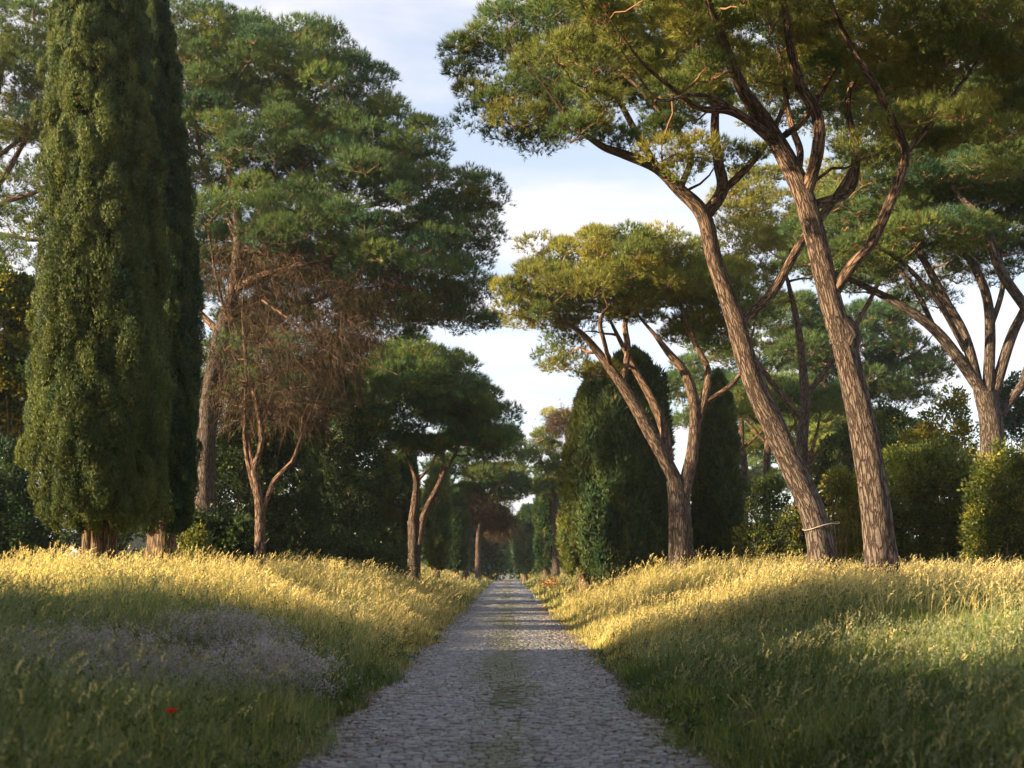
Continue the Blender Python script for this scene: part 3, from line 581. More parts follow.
# ------------------------------------------------------------------ trees on the left
GL = "tall cypresses on the left"
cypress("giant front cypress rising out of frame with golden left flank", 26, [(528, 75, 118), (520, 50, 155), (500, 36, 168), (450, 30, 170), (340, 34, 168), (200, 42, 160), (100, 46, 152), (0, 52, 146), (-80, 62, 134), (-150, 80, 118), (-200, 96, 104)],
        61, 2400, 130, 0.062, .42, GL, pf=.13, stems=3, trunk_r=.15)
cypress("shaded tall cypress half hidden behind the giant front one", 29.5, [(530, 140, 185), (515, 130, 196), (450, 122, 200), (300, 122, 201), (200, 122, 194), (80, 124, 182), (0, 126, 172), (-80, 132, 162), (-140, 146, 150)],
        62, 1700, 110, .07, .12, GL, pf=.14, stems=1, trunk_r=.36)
pine("huge rounded pine with rusty dead branches under its crown", 44, (205, 552),
     [([(203, 556), (205, 480), (208, 420), (218, 350), (232, 295), (238, 250), (236, 200), (225, 150)], [.52, .46, .42, .37, .31, .24, .17, .08]),
      ([(234, 290), (262, 275, -1), (290, 268, -1.5), (340, 255, -2), (380, 240, -2)], [.18, .15, .12, .09, .05]),
      ([(226, 320), (262, 296, .5), (310, 302, 1), (360, 280, 1), (420, 288, 1), (470, 262, 1)], [.16, .13, .11, .08, .06, .03]),
      ([(238, 245), (270, 200), (310, 160), (340, 120)], [.15, .12, .09, .05]),
      ([(238, 240), (215, 190, 1), (200, 150, 1), (195, 100, 1)], [.14, .12, .09, .05]),
      ([(222, 335), (190, 300, 1), (170, 250, 1)], [.16, .12, .07]),
      ([(240, 262), (290, 235, 2), (350, 210, 2.5), (420, 190, 2)], [.16, .14, .10, .05]),
      ([(262, 300, -2.5), (290, 320, -3), (320, 345, -3.3), (340, 360, -3.6), (360, 366, -3.8)], [.07, .06, .05, .04, .02]),
      ([(228, 318, -.5), (222, 300, -1.5), (215, 270, -2), (210, 240, -2)], [.10, .08, .06, .04])],
     [(260, 85, 88, 48, 0, 4), (205, 60, 60, 40, 0, 3), (330, 105, 72, 50, 0, 3.6), (385, 150, 58, 46, 0, 3), (290, 165, 95, 40, -1, 3.6), (425, 195, 52, 38, 0, 2.6), (360, 205, 80, 34, -1.5, 3), (455, 240, 38, 34, 0, 2), (210, 130, 50, 40, 0, 3),
      (400, 250, 60, 26, 0, 2.6), (462, 285, 36, 20, 0, 1.8), (440, 310, 40, 18, 0, 1.8), (300, 225, 60, 22, -2, 2), (480, 215, 20, 22, 0, 1.2), (260, 120, 80, 60, 2, 3), (340, 160, 80, 50, 2, 3), (240, 60, 60, 36, 1, 3), (300, 60, 50, 32, 0, 2.5), (410, 230, 60, 40, 1, 2.5), (230, 190, 60, 30, 2, 2.5), (240, 250, 70, 50, 3, 2), (300, 310, 80, 50, 4, 2), (200, 240, 40, 60, 3, 2), (380, 320, 60, 24, 3, 2), (455, 255, 40, 30, 2, 2), (470, 200, 26, 30, 0, 1.6), (290, 260, 90, 40, 4, 3), (220, 300, 50, 60, 4, 2.5), (360, 290, 80, 36, 4, 3), (300, 340, 80, 40, 5, 3), (330, 235, 80, 24, -3, 1.6), (400, 265, 60, 24, -3, 1.5), (250, 215, 50, 24, -3, 1.6), (250, 380, 50, 50, 4, 3), (330, 400, 60, 40, 6, 3), (470, 320, 26, 14, 0, 1.2)],
     64, dens=.42, cr=.88, per=150, k=7, nl=.20, nw=.027, mix=.27, group=G2, tk=28, gauge=1.3, start=.4,
     dead=([(300, 300, 100, 50, -1, 3), (330, 340, 60, 32, -3, 1.2), (260, 270, 80, 30, -1, 3), (400, 290, 90, 26, 0, 2.5), (250, 360, 60, 60, -1, 2.5), (300, 390, 60, 30, 0, 2.5)], 750))
pine("slender twisting pine with orange lit trunk under the huge rounded pine", 36, (259, 552),
     [([(259, 556), (260, 515), (256, 482)], [.22, .18, .16]), ([(257, 490), (254, 470), (262, 440), (256, 400), (248, 368), (244, 340)], [.14, .13, .11, .10, .08, .05]), ([(258, 500), (250, 470), (245, 440), (246, 380), (246, 350)], [.12, .1, .09, .07, .04]), ([(262, 512), (275, 480), (292, 462), (300, 440)], [.11, .10, .08, .05])],
     [(262, 345, 45, 28, 0, 1.8), (290, 400, 34, 26, 0, 1.2), (240, 390, 24, 24, 0, 1)], 65, dens=.45, cr=.7, per=34, k=6, nl=.17, nw=.02, mix=.1, group=G2, gauge=1.1, dead=([(265, 350, 55, 28, 0, 1.8), (290, 400, 38, 30, 0, 1.5), (240, 395, 30, 30, 0, 1.3)], 260))
pine("pine with bare layered branches showing left of the giant cypress", 44, (-55, 556),
     [([(-55, 556), (-45, 400), (-30, 250), (-15, 150), (0, 80)], [.48, .42, .32, .2, .1]),
      ([(-34, 290), (0, 285), (50, 280), (90, 270)], [.12, .09, .06, .03]), ([(-32, 260), (-5, 235), (40, 240), (85, 225)], [.14, .11, .08, .04]), ([(-28, 240), (0, 205), (40, 190), (80, 160)], [.16, .13, .09, .05]),
      ([(-25, 215), (5, 175), (30, 130), (50, 90)], [.15, .12, .09, .05]), ([(-36, 330), (10, 335), (60, 345)], [.10, .07, .03]), ([(-18, 170), (20, 140), (60, 120)], [.11, .09, .04])],
     [(0, 50, 60, 38, 0, 3), (45, 70, 48, 38, 0, 2.4), (20, 110, 60, 30, 0, 3), (60, 130, 40, 26, 0, 2), (10, 150, 45, 20, 0, 2.4), (-60, 80, 50, 50, 0, 3), (60, 40, 36, 26, 0, 2), (100, 90, 50, 50, 0, 2.5), (75, 180, 36, 14, 0, 1.8), (10, 195, 30, 10, 1, 1.5), (20, 225, 26, 8, 1, 1.4), (5, 255, 26, 8, 0, 1.4)],
     66, dens=.36, cr=.95, per=140, k=7, nl=.21, nw=.028, mix=.45, group=G2, gauge=1.3)

# broadleaf undergrowth
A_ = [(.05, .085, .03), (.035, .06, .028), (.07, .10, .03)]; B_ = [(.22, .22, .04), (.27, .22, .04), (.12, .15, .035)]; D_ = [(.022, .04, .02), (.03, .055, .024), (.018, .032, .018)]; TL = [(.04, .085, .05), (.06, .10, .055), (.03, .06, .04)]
leafcloud("broadleaf_tree", "sunlit yellow green broadleaf tree left of the giant cypress", "tree", 37, [(-5, 340, 40, 60), (25, 370, 32, 50), (-20, 420, 40, 50), (30, 310, 25, 30), (5, 290, 30, 24)], 71, 34000, .16, B_+A_, stems=8)
leafcloud("bush", "bluish green leafy bush under the yellow tree at far left", "bush", 33, [(0, 480, 30, 48), (25, 510, 24, 36), (-25, 510, 35, 40), (40, 535, 20, 18)], 72, 22000, .12, TL, stems=8)
GU = "dark undergrowth on the left"
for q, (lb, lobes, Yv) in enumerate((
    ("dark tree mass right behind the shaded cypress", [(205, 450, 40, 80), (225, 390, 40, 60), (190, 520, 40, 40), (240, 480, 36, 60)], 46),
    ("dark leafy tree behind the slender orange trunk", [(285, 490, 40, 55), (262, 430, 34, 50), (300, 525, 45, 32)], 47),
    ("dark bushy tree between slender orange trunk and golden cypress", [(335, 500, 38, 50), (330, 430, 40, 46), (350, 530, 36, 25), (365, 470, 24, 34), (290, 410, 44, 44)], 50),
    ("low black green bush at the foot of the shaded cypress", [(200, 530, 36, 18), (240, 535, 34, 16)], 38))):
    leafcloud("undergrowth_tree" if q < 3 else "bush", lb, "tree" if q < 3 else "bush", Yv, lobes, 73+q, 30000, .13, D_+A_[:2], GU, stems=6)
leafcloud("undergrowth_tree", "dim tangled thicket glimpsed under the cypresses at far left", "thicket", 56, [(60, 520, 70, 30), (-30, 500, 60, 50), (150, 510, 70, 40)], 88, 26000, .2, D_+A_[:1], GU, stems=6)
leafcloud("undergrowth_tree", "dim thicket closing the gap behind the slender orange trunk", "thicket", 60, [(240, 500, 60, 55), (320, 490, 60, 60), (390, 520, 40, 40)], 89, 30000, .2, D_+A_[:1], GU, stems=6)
leafcloud("broadleaf_tree", "hazy green broadleaf tree low beyond the narrow left cypresses", "tree", 135, [(470, 525, 26, 40), (445, 520, 30, 45), (496, 545, 12, 22)], 95, 16000, .5, TL+A_, stems=4, clump=.7)
leafcloud("broadleaf_tree", "hazy green broadleaf tree low beyond the distant right cypresses", "tree", 150, [(540, 535, 26, 32), (560, 520, 24, 45), (516, 550, 8, 16)], 96, 14000, .5, TL+A_, stems=4, clump=.7)
leafcloud("bush", "small pale leafed bush lit beside the shaded cypress trunk", "bush", 33, [(192, 535, 11, 16, 0, .35), (200, 545, 13, 9, 0, .35)], 79, 2600, .09, B_+A_, stems=5)
leafcloud("bush", "grey green low scrub left of the forked pine", "bush", 50, [(385, 556, 26, 8), (350, 552, 20, 10)], 80, 6000, .10, A_+TL, stems=4)

# hedge on the right
GH = "ivy hedge sections behind the grass on the right"
leafcloud("ivy_hedge", "tall ivy hedge section with yellow leaves at the right frame edge", "hedge", 35, [(1000, 478, 34, 34, 0, .8), (1035, 480, 36, 38, 0, .8), (985, 520, 20, 34, 0, .7), (1020, 530, 40, 28, 0, .8)], 81, 40000, .10, [(.10, .13, .03), (.22, .22, .04), (.06, .09, .03), (.05, .07, .02)], GH, stems=26)
leafcloud("ivy_hedge", "dark flat-topped ivy hedge section right of the nearest trunk", "hedge", 37, [(900, 488, 34, 40, 0, .8), (945, 484, 36, 44, 0, .9), (972, 492, 22, 40, 0, .8), (925, 470, 30, 24, .6, .8), (925, 530, 55, 26, 0, .8), (885, 520, 20, 34, 0, .7)], 82, 56000, .10, [(.12, .16, .04), (.06, .09, .03), (.17, .19, .04)], GH, stems=22)
leafcloud("ivy_hedge", "yellow green sprouting hedge clump between the leaning trunks", "hedge", 36, [(852, 498, 20, 22, 0, .6), (838, 485, 12, 14, 0, .5), (865, 530, 16, 18, 0, .5)], 83, 13000, .10, B_+[(.12, .15, .03)], GH, stems=16)
leafcloud("ivy_hedge", "low bright green hedge left of the wired trunk", "hedge", 44, [(755, 535, 20, 16, 0, .7), (790, 528, 24, 18, 0, .7), (820, 535, 20, 16, 0, .7)], 84, 18000, .12, B_+A_, GH, stems=14)
leafcloud("broadleaf_tree", "young tree with loose yellow leaves rising behind the ivy hedge", "tree", 43, [(945, 425, 22, 24, 0, .8), (925, 445, 24, 18, 0, .8), (965, 440, 16, 16, 0, .6), (955, 400, 12, 14, 0, .5)], 85, 5200, .13, B_+[(.10, .13, .03)], stems=10)
leafcloud("broadleaf_tree", "dull green bushy tree behind the sprouting hedge clump", "tree", 52, [(880, 440, 34, 34), (850, 460, 34, 34), (900, 470, 30, 30), (830, 500, 40, 35), (780, 500, 40, 25)], 86, 22000, .17, A_+[(.09, .11, .03)], stems=8)
leafcloud("broadleaf_tree", "pale bluish tree leaves at the right edge beyond the massive pine", "tree", 55, [(1020, 400, 26, 26), (1045, 420, 30, 30), (1000, 425, 16, 14)], 87, 9000, .16, TL, stems=8)

# wire on the leaning trunk
def wire():
    c = P(821, 526, 28); th = np.linspace(0, 2*PI, 40); r = .415
    pts = np.stack([c[0]+np.cos(th)*r, c[1]+np.sin(th)*r, c[2]+.02*np.sin(3*th)+np.cos(th)*.09], 1)
    t = Tubes(); t.add(pts, np.full(40, .011), 6)
    m, nt, out = newmat("wire"); p = nd(nt, "ShaderNodeBsdfPrincipled", Roughness=.5); p.inputs["Base Color"].default_value = (.30, .27, .24, 1); nt.links.new(p.outputs[0], out.inputs[0])
    o = t.build("wire", m, None, (0, 0, 0)); tag(o, "thin pale wire looped round the leaning trunk", "wire")
wire()

# ------------------------------------------------------------------ unseen trees, most added to shade the road; then the far wood
def gen_pine(seed, mix, lod):
    rng = rs(seed); root = empty("umbrella_pine", (0, 0, 0), "", "pine tree"); tb = Tubes(); tw = Tubes(); curves = []
    h = 8.0
    c, r = smooth_curve([(0, 0, -.3), (.2, .1, 3), (-.1, .2, 6), (.1, 0, 9)], [.42, .36, .28, .12], .4); curves.append((c, r)); tb.add(c, r, 12, .3, .04, rng, .3)
    for q in range(6):
        a = q*PI/3+rng.uniform(-.3, .3); c, r = smooth_curve([(0, 0, 4.5+q*.35), (math.cos(a)*1.6, math.sin(a)*1.6, 6.6+q*.2), (math.cos(a)*3.6, math.sin(a)*3.6, 8.6)], [.16, .12, .05], .4); curves.append((c, r)); tb.add(c, r, 8, .6, .03, rng)
    lobes = [(np.array([0, 0, 10.2]), np.array([3.6, 3.6, 1.7]))]+[(np.array([math.cos(a)*3, math.sin(a)*3, 9.2+rng.uniform(-.5, .5)]), np.array([2.2, 2.2, 1.3])) for a in np.arange(6)*PI/3]
    cl = clump_centers(rng, lobes, .36); crr = rng.uniform(.7, 1.2, len(cl))
    grow(rng, tb, tw, curves, cl, .4, gauge=1.5)
    tb.build("trunk", M_bark, root, (0, 0, 0))
    V, T, c = needles_mesh(rng, cl, crr, lod, 6, .34, .06, mix); mesh_np("crown", V, T, M_needle, c, root)
    return root
GP1 = gen_pine(101, .3, 110); GP2 = gen_pine(102, .55, 110)
FAR = "pines standing in the woods beyond the verges"
spots = [  # x, y, scale, zscale, which, label
    (-17, -10, 1.2, 1.0, 0, "pine outside the frame shading the road from behind the camera"),
    (-17, -4, 1.2, .95, 1, "pine outside the frame left of the camera"),
    (-9, 5.5, 1.15, 1.15, 0, "added shade pine outside the frame over the near left verge"),
    (-5, -5, 1.1, 1.1, 1, "added shade pine outside the frame over the road behind the camera"),
    (7.5, -3, 1.2, 1.15, 0, "added shade pine outside the frame behind the camera on the right verge"),
    (5, 1.5, 1.1, 1.2, 0, "added shade pine outside the frame just right of the camera"),
    (-5.5, 1.0, 1.1, 1.25, 1, "added shade pine outside the frame just left of the camera"),
    (16, -4, 1.2, 1.1, 0, "added shade pine outside the frame in the right field behind the camera"),
    (0, -14, 1.3, 1.1, 1, "added shade pine outside the frame on the road behind the camera"),
    (11, 8.5, 1.2, 1.3, 1, "added shade pine outside the frame on the right verge"),
]  # overhead pines added to hold back sky light from the foreground
first = [True, True]
def place(g, x, y, s, sz, lab, grp):
    src = (GP1, GP2)[g]
    if first[g]:
        first[g] = False; src.location = (x, y, float(H(x, y))); src.scale = (s, s, sz); src["label"] = lab; src["group"] = grp
    else: dup(src, (x, y, float(H(x, y))), x*1.7+y, s, lab, grp, sz)
for x, y, s, sz, g, lab in spots: place(g, x, y, s, sz, lab, "shade pines outside the frame")
ORD = 'first second third fourth fifth sixth seventh eighth ninth tenth eleventh twelfth thirteenth fourteenth fifteenth sixteenth seventeenth eighteenth nineteenth twentieth twenty-first twenty-second twenty-third twenty-fourth'.split()
cy0 = cypress("first of the added shade cypresses outside the frame at the near left", 20, [(560, -300, -160), (520, -310, -150), (380, -300, -160), (250, -280, -180), (190, -240, -220)], 91, 260, 60, .2, .2, "cypresses outside the frame", trunk_r=.2)
cyl = [(-12.5, -7.5), (-12, -5), (-12.6, -2.6), (-12.2, -.2), (-12.5, 2.2), (-12, 4.5), (-12.5, 6.1), (-12.4, 7.6), (-12.5, 9.1), (-12.3, 10.7), (-12.5, 12.2), (-12.4, 13.8), (-13, 15.5), (11, -7), (11.5, -4.5), (11, -2), (11.6, .5), (11.2, 3)]  # unseen cypress rows added to shade the verges, low ones letting sun across
cy0.location = (-12.4, -10, float(H(-12.4, -10)))
for q, (x, y) in enumerate(cyl): dup(cy0, (x, y, float(H(x, y))), q*1.3, 1.0+.12*math.sin(q*2.1), "%s of the added shade cypresses outside the frame by the near verges" % ORD[q+1], None, .66 if 6 < y < 9.5 else .95+.2*math.sin(q*3.7))
rng = rs(200)
wl = 0; cnt = {}; 
for (x, y) in sorted([(20, 75), (29, 92), (38, 70), (34, 110), (48, 88), (60, 105), (24, 125), (45, 130), (14, 140), (-16, 80), (-26, 95), (-22, 66), (-34, 78), (-44, 96), (-30, 120), (-14, 115), (-52, 75), (-12, 165), (9, 170), (-20, 150), (18, 190), (-8, 210), (5, 240), (-15, 240), (70, 80), (-60, 110)], key=lambda p: abs(p[0]/p[1])):
    wl += 1; cnt[x > 0] = cnt.get(x > 0, 0)+1
    side = "right" if x > 0 else "left"
    place(wl % 2, x, y, rng.uniform(.95, 1.25), rng.uniform(.8, 1.05), "%s hazy pine outward from the road among the distant ones on the %s" % (ORD[cnt[x > 0]-1], side), "distant pines beyond the %s verge" % side)
# distant wood closing the view
L3 = []
for q in range(70):
    a = rng.uniform(-.62, .62); d = rng.uniform(230, 330); x = math.sin(a)*d; yv = math.cos(a)*d
    if abs(x) < 9 and yv < 320: x += 18*np.sign(x+.01)
    hgt = rng.uniform(5, 10); L3.append((np.array([x, yv, hgt*.5+1]), np.array([rng.uniform(7, 13), 5, hgt*.6+1.5])))
for x in range(-90, 95, 9): L3.append((np.array([x, 345+rng.uniform(-9, 9), 5.0]), np.array([8, 5, 6+rng.uniform(-1, 3)])))
def wood():
    P_ = []; K_ = []; D2 = []
    for c, r in L3:
        m = 4200; d = sphere(rng, m); d[:, 2] = np.abs(d[:, 2])*rng.choice([1, -1], m)
        P_.append(c+d*r*rng.uniform(.75, 1.08, (m, 1))); D2.append(unit(d+.7*rng.normal(0, 1, (m, 3)))); K_.append(np.array([.035, .065, .035])*rng.uniform(.6, 1.4, (m, 1))*rng.uniform(.7, 1.3))
    V, T, c = leaves(rng, np.vstack(P_), np.vstack(D2), 1.0, .6, np.vstack(K_))
    tag(mesh_np("distant_woodland", V, T, M_leaf, c), "hazy far-off woodland closing the avenue beyond the last cypresses", "woodland", kind="stuff")
wood()

# ------------------------------------------------------------------ grass
def blades(rng, x, y, h, wd, lean, col, seg=2):
    n = len(x); z = H(x, y)-.03; b = np.stack([x, y, z], 1)
    a = rng.uniform(0, 2*PI, n); S = np.stack([np.cos(a), np.sin(a), 0*a], 1)*wd[:, None]/2
    l2 = rng.normal(0, 1, (n, 2))*lean[:, None]+np.array([.10, -.02]); tip = np.stack([l2[:, 0]*h, l2[:, 1]*h, h*np.sqrt(np.maximum(.25, 1-(l2**2).sum(1)))], 1)
    mid = tip*np.array([.32, .32, .58])
    V = np.stack([b-S, b+S, b+mid+S*.75, b+mid-S*.75, b+tip], 1)
    T = np.array([[0, 1, 2], [0, 2, 3], [3, 2, 4]])[None]+(np.arange(n)*5)[:, None, None]
    return V.reshape(-1, 3), T.reshape(-1, 3), np.repeat(col, 5, axis=0), b+tip, unit(tip-mid)
def zone(rng, n, y0, y1, power=1.6, xmax=None, side=0):
    """positions over the verge that the view covers, denser near the camera"""
    y = y0+(y1-y0)*rng.random(n)**power
    half = y*.47+2.2
    if xmax: half = np.minimum(half, xmax)
    x = rng.uniform(-1, 1, n)*half
    e = HALF+.02+.10*np.sin(y*.8+np.sign(x)*2)+.09*np.sin(y*2.3+1)-rng.random(n)**3*.18
    k = np.abs(x-XC) > e
    return x[k], y[k]
gV = []; gT = []; gC = []; off = 0
def acc(V, T, c):
    global off
    gV.append(V); gT.append(T+off); gC.append(c); off += len(V)
rng = rs(300)
def gh(x, y):  # local grass height: short at the road edge, tall on the bank
    d = np.abs(x-XC)-HALF
    return (.24+.34*ss(d/.9)+.14*ss((d-1)/3))*(1+.38*wob(x*.9, y*.8))*np.where(x > 0, .62+.25*ss((y-30)/8), .85)*(1+.25*wob(x*1.9+2, y*1.7))
GG = np.array([.135, .20, .045]); DG = np.array([.050, .095, .035]); SG = np.array([.185, .215, .13]); DRY = np.array([.48, .41, .19]); STR = np.array([.60, .51, .26])
def colour(rng, x, y, dryness):
    n = len(x); u = rng.random(n)[:, None]; patch = (wob(x*.6+4, y*.5+2)[:, None]+1)/2
    dry = np.clip(dryness+.25*(patch-.5), 0, 1); dry = dry*np.ones((n, 1))
    g = np.where(rng.random((n, 1)) < np.where(x < 0, .6, .28)[:, None], SG, GG)*(.7+.6*patch)+0*u; g = np.where(rng.random((n, 1)) < .25+.4*(y[:, None] < 16)*(patch < .5), DG, g)  # near grass gets more dark green, standing in for foreground shade
    c = np.where(rng.random((n, 1)) < dry, DRY, g)
    return c*rng.uniform(.7, 1.3, (n, 1))
for (n, y0, y1, pw, wd, xm) in ((230000, 3.2, 13, 1.25, .0065, None), (260000, 12, 24, 1.1, .012, None), (240000, 22, 44, 1.25, .02, 21), (90000, 40, 95, 1.3, .04, 12), (50000, 90, 260, 1.4, .10, 16)):
    x, y = zone(rng, n, y0, y1, pw, xm); n = len(x)
    h = gh(x, y)*rng.uniform(.45, 1.15, n)
    dr = .08+.62*ss((y-15)/9)[:, None]
    dr = np.where(y[:, None] > 45, .45, dr)
    V, T, c, tip, d = blades(rng, x, y, h, wd*rng.uniform(.6, 1.3, n), np.full(n, .33), colour(rng, x, y, dr)); acc(V, T, c)
tag(mesh_np("grass", np.vstack(gV), np.vstack(gT), M_grass, np.vstack(gC)), "tall wild grass covering both verges", "grass", kind="stuff")
# seeding stalks with feathery heads
gV = []; gT = []; gC = []; off = 0
for (n, y0, y1, pw, wd, hl, xm) in ((15000, 4.5, 14, 1.1, .0035, .10, None), (15000, 13, 24, 1.0, .005, .11, None), (26000, 20, 42, 1.2, .009, .13, 20), (6000, 40, 90, 1.3, .02, .16, 12)):
    x, y = zone(rng, n, y0, y1, pw, xm); k = np.abs(x-XC) > HALF+.35; x = x[k]; y = y[k]
    k = rng.random(len(x)) < .35+.65*ss((wob(x*.5, y*.6)+.6)); x = x[k]; y = y[k]; n = len(x)
    h = gh(x, y)*rng.uniform(.95, 1.3, n)+.04
    col = np.where(rng.random((n, 1)) < .12+.75*ss((y-14)/9)[:, None], STR, SG*1.1)*rng.uniform(.7, 1.2, (n, 1))
    V, T, c, tip, d = blades(rng, x, y, h, np.full(n, wd), np.full(n, .22), col*.8); acc(V, T, c)
    # head: a drooping string of spikelets
    m = 6; t = (np.arange(m)/m)[None, :, None]; dr_ = unit(d+np.array([.3, -.05, -.35]))
    hp = (tip[:, None]-d[:, None]*hl*.3+(d[:, None]*(1-t)+dr_[:, None]*t)*hl*t*1.2)
    dd = unit(d[:, None]+.55*rng.normal(0, 1, (n, m, 3))+0*hp); S = unit(np.cross(dd, rng.normal(0, 1, (n, m, 3))))*np.maximum(wd*1.1, .006)
    V = np.stack([hp-S, hp+S, hp+dd*hl*.36], 2).reshape(-1, 3); acc(V, np.arange(len(V)).reshape(-1, 3), np.repeat(col, m*3, axis=0))
tag(mesh_np("seeding_grass", np.vstack(gV), np.vstack(gT), M_grass, np.vstack(gC)), "golden feathery seed heads rising over the wild grass", "grass", kind="stuff")

# leafy herbs growing through the grass
gV = []; gT = []; gC = []; off = 0
x, y = zone(rng, 16000, 4.2, 24, 1.15); k = (wob(x*.9+7, y*.8+1)+.35*rng.normal(0, 1, len(x))) > .15; x = x[k]; y = y[k]; n = len(x)
h = gh(x, y)*rng.uniform(.7, 1.12, n)
hc = np.array([(.05, .085, .035), (.08, .12, .05), (.13, .15, .09), (.07, .09, .03)])[rng.integers(0, 4, n)]*rng.uniform(.7, 1.3, (n, 1))
V, T, c, tip, d = blades(rng, x, y, h, np.full(n, .006), np.full(n, .22), hc); acc(V, T, c)
m = 11; t = rng.uniform(.3, 1, (n, m, 1)); b = np.stack([x, y, H(x, y)], 1)[:, None]
pos = (b+(tip[:, None]-b)*t+rng.normal(0, .02, (n, m, 3))).reshape(-1, 3)
V, T, c = leaves(rng, pos, unit(sphere(rng, len(pos))+[0, 0, .5]), .062, .38, np.repeat(hc, m, axis=0)*rng.uniform(.8, 1.25, (n*m, 1)))
acc(V, np.vstack([T[:, :3], T[:, [0, 2, 3]]]), c)
tag(mesh_np("wild_herbs", np.vstack(gV), np.vstack(gT), M_grass, np.vstack(gC)), "dark leafy weeds growing through the near grass", "weeds", kind="stuff")

# tall straw stalks catching the light on the right
def stalk_tuft(label, px, Y, n, hh, seed):
    rng = rs(seed); x0 = (px-VX)/F*Y; x = x0+rng.normal(0, .28, n); y = Y+rng.normal(0, .2, n)
    V, T, c, tip, d = blades(rng, x, y, hh*rng.uniform(.6, 1.1, n), np.full(n, .012), np.full(n, .28), np.tile(STR, (n, 1))*rng.uniform(.8, 1.2, (n, 1)))
    q = 7; t = (np.arange(q)/q)[None, :, None]; hp = tip[:, None]-d[:, None]*.16*(1-t)
    dd = unit(d[:, None]+.35*rng.normal(0, 1, (n, q, 3))); S = unit(np.cross(dd, rng.normal(0, 1, (n, q, 3))))*.007
    V2 = np.stack([hp-S, hp+S, hp+dd*.06], 2).reshape(-1, 3); T2 = np.arange(len(V2)).reshape(-1, 3)+len(V)
    loc = (x0, Y, float(H(x0, Y)))
    o = mesh_np("grass_tuft", np.vstack([V, V2]), np.vstack([T, T2]), M_grass, np.vstack([c, np.tile(STR, (len(V2), 1))]), loc=loc); o.location = loc
    tag(o, label, "grass tuft", "straw tufts standing in the right verge")
stalk_tuft("tall straw coloured tuft near the foot of the nearest trunk", 875, 15.5, 34, .85, 1)
stalk_tuft("sunlit straw tuft in the bright patch at the right edge", 985, 15.0, 46, .9, 2)
stalk_tuft("arching straw tuft between the trunk foot and the bright patch", 935, 15.5, 26, .85, 3)

# purple grey wildflower patches on the left
def flowers(name, label, cat, X0, Y0, rx, ry, n, seed, col, hh, size, per=10, kind="stuff"):
    rng = rs(seed); a = rng.uniform(0, 2*PI, n); q = rng.random(n)**.5; x = X0+np.cos(a)*q*rx; y = Y0+np.sin(a)*q*ry
    h = hh*(1-.3*q)*rng.uniform(.5, 1.2, n)
    V, T, c, tip, d = blades(rng, x, y, h, np.full(n, .006), np.full(n, .3), np.tile([.10, .14, .08], (n, 1))*rng.uniform(.7, 1.3, (n, 1)))
    pos = (tip[:, None]+rng.normal(0, .022, (n, per, 3))).reshape(-1, 3)
    V2, T2, c2 = leaves(rng, pos, sphere(rng, len(pos)), size, .7, np.array(col)*rng.uniform(.7, 1.25, (len(pos), 1)))
    T2t = np.vstack([T2[:, :3], T2[:, [0, 2, 3]]])+len(V)
    tag(mesh_np(name, np.vstack([V, V2]), np.vstack([T, T2t]), M_flower, np.vstack([c, c2])), label, cat, kind=kind)
LAV = (.36, .34, .43)
flowers("wildflowers", "grey lilac wildflower patch in the near left grass", "wildflowers", -3.7, 10.6, 1.0, 1.0, 1500, 1, LAV, .74, .019)
flowers("wildflowers", "grey lilac wildflower patch in the middle of the left verge", "wildflowers", -3.35, 14.2, .7, .9, 1200, 2, LAV, .80, .021)
flowers("wildflowers", "grey lilac wildflower patch spilling towards the road edge", "wildflowers", -2.55, 12.4, .6, 1.1, 1300, 3, LAV, .66, .020)
x, y = zone(rng, 3000, 5, 30, 1.0); k = (np.abs(x-XC) < HALF+1.6); x = x[k][:260]; y = y[k][:260]
V1, T1, c1, tip, d = blades(rng, x, y, gh(x, y)*rng.uniform(.8, 1.1, len(x)), np.full(len(x), .004), np.full(len(x), .2), np.tile([.12, .17, .06], (len(x), 1)))
pos = (tip[:, None]+rng.normal(0, .008, (len(x), 5, 3))).reshape(-1, 3); V2, T2, c2 = leaves(rng, pos, sphere(rng, len(pos)), .012, .8, np.full((len(pos), 3), .7))
tag(mesh_np("white_flowers", np.vstack([V1, V2]), np.vstack([T1, np.vstack([T2[:, :3], T2[:, [0, 2, 3]]])+len(V1)]), M_flower, np.vstack([c1, c2])), "tiny white flowers dotted along the road edges", "wildflowers", kind="stuff")

# weeds in the joints and litter along the road edges
gV = []; gT = []; gC = []; off = 0
n = 9000; y = 4+40*rng.random(n)**1.4; cen = rng.random(n) < .45; x = np.where(cen, XC+rng.normal(0, .28, n), XC+np.sign(rng.normal(0, 1, n))*(HALF+.06-np.abs(rng.normal(0, .20, n))))
k = (wob(x*2+3, y*.9)+.5*rng.normal(0, 1, n)) > .1; x = x[k]; y = y[k]; n = len(x)
V, T, c, tip, d = blades(rng, x, y, rng.uniform(.03, .09, n), np.full(n, .008), np.full(n, .6), np.array([.10, .13, .045])*rng.uniform(.6, 1.3, (n, 1)))
V[:, 2] += crownz(V[:, 0])+.03
tag(mesh_np("road_weeds", V, T, M_grass, c), "short moss and weeds sprouting between the paving stones", "weeds", kind="stuff")
n = 9000; y = 4+45*rng.random(n)**1.3; sgn = np.sign(rng.normal(0, 1, n)); x = XC+sgn*(HALF+.15-np.abs(rng.normal(0, .30, n))); x = np.where(rng.random(n) < .15, XC+rng.uniform(-1.5, 1.5, n), x)
pos = np.stack([x, y, crownz(x)+.032+rng.uniform(0, .01, n)], 1); a = rng.uniform(0, 2*PI, n)
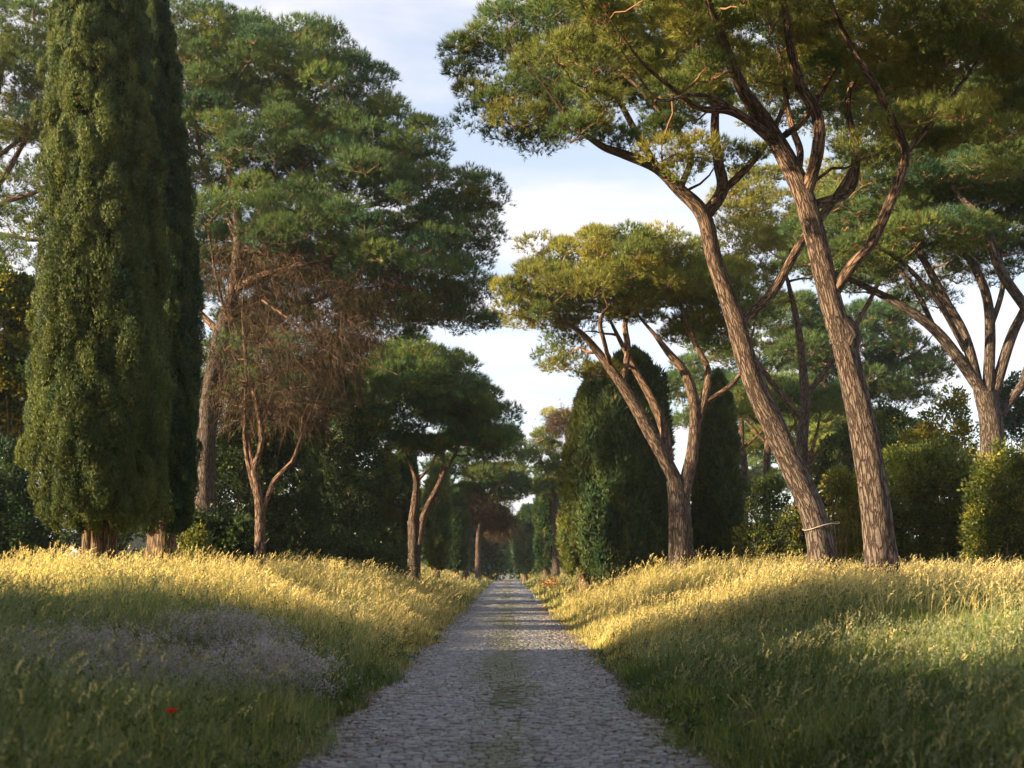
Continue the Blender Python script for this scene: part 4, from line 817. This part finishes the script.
V, T, c = leaves(rng, pos, np.stack([np.cos(a), np.sin(a), rng.normal(0, .12, n)], 1), .05, .28, np.array([.24, .16, .09])*rng.uniform(.4, 1.4, (n, 1)))
tag(mesh_np("leaf_litter", V, T, M_twig, c), "brown needle and leaf litter along the road edges", "leaf litter", kind="stuff")

# poppies
def poppy(x, y, h, label, grp, seed, s=1.0):
    rng = rs(seed); z = float(H(x, y)); root = empty("poppy", (x, y, z), label, "poppy", grp)
    c, r = smooth_curve([(0, 0, -.02), (.02, 0, h*.5), (0, .01, h)], [.002*s, .002*s, .002*s], .1); t = Tubes(); t.add(c, r*1.5, 5); 
    V = np.vstack(t.V); mesh_np("stem", V, np.vstack(t.Q), M_grass, np.tile([.12, .17, .06], (len(V), 1)), root)
    PV = []; PT = []; PC = []
    for q in range(4):
        a0 = q*PI/2; m = 7
        vs = [(0, 0, h)]
        for e in range(m):
            a = a0-.85+1.7*e/(m-1); rr = .038*s*(1+.06*math.sin(9*a)); vs.append((math.cos(a)*rr, math.sin(a)*rr, h+.028*s+.004*s*math.sin(7*a)))
        o_ = len(PV); PV += vs; PT += [(o_, o_+e, o_+e+1) for e in range(1, m)]
    mesh_np("petals", PV, PT, M_flower, np.tile([.62, .025, .02], (len(PV), 1)), root)
    a = np.arange(8)*PI/4; PV = [(0, 0, h-.002)]+[(math.cos(q)*.009*s, math.sin(q)*.009*s, h+.012*s) for q in a]+[(0, 0, h+.02*s)]
    PT = [(0, e, e % 8+1) for e in range(1, 9)]+[(9, e % 8+1, e) for e in range(1, 9)]
    mesh_np("flower_centre", PV, PT, M_flower, np.tile([.02, .02, .02], (len(PV), 1)), root)
poppy(-2.13, 7.6, .52, "single red poppy low in the near left grass", None, 1, 1.1)
rng = rs(9)
for q in range(26):
    poppy(1.58+rng.uniform(0, .75), 58+rng.uniform(-4, 4), rng.uniform(.5, .85), "red poppy in the far cluster at the right road edge", "far poppies at the right road edge", q+10, 2.0)

# small post and stone at the end of the road
def box(cx, cy, z0, sx, sy, sz, bev):
    a = np.array([[x, y, z] for z in (0, 1) for x, y in ((-1, -1), (1, -1), (1, 1), (-1, 1))], float)
    V = np.vstack([a*[sx/2, sy/2, sz-bev]+[cx, cy, z0], (a[4:]*[sx/2-bev, sy/2-bev, sz]+[cx, cy, z0])])
    Q = [(0, 1, 5, 4), (1, 2, 6, 5), (2, 3, 7, 6), (3, 0, 4, 7), (4, 5, 9, 8), (5, 6, 10, 9), (6, 7, 11, 10), (7, 4, 8, 11), (8, 9, 10, 11), (3, 2, 1, 0)]
    return V, Q
m, nt_, out_ = newmat("pale_paint"); pr_ = nd(nt_, "ShaderNodeBsdfPrincipled", Roughness=.5); pr_.inputs["Base Color"].default_value = (.35, .42, .48, 1); nt_.links.new(pr_.outputs[0], out_.inputs[0])
pc = P(504.5, 568, 170); root = empty("sign_post", (pc[0], 170, 0), "tiny pale post beside the far end of the road", "post")
V, Q = box(0, 0, 0, .14, .14, 1.7, .02); mesh_np("pole", V, Q, m, parent=root)
V, Q = box(0, -.09, 1.3, .3, .03, .34, .01); mesh_np("panel", V, Q, m, parent=root)
m2, nt_, out_ = newmat("pale_stone"); pr_ = nd(nt_, "ShaderNodeBsdfPrincipled", Roughness=.8); pr_.inputs["Base Color"].default_value = (.30, .25, .20, 1)
n_ = nd(nt_, "ShaderNodeTexNoise", Scale=3.0); b_ = nd(nt_, "ShaderNodeBump", Distance=.05); nt_.links.new(n_.outputs[0], b_.inputs["Height"]); nt_.links.new(b_.outputs[0], pr_.inputs["Normal"]); nt_.links.new(pr_.outputs[0], out_.inputs[0])
pc = P(511, 568, 230); V, Q = box(0, 0, 0, .7, .5, 1.1, .12); o = mesh_np("stone_block", V, Q, m2); o.location = (pc[0], 230, 0); tag(o, "weathered stone block at the far end of the road", "stone block")

# ------------------------------------------------------------------ haze
HAZE = 0.00028
if HAZE:
    hv = np.array([[x, y, z] for z in (-2.0, 26.0) for x, y in ((-140, -45), (140, -45), (140, 380), (-140, 380))], float)
    m, nt_, out_ = newmat("air"); pv = nd(nt_, "ShaderNodeVolumePrincipled"); pv.inputs["Color"].default_value = (.80, .88, .95, 1); pv.inputs["Density"].default_value = HAZE; pv.inputs["Anisotropy"].default_value = .2
    nt_.links.new(pv.outputs[0], out_.inputs["Volume"])
    tag(mesh_np("haze", hv, [(3, 2, 1, 0), (4, 5, 6, 7), (0, 1, 5, 4), (1, 2, 6, 5), (2, 3, 7, 6), (3, 0, 4, 7)], m), "thin pale evening haze in the air", "haze", kind="stuff")
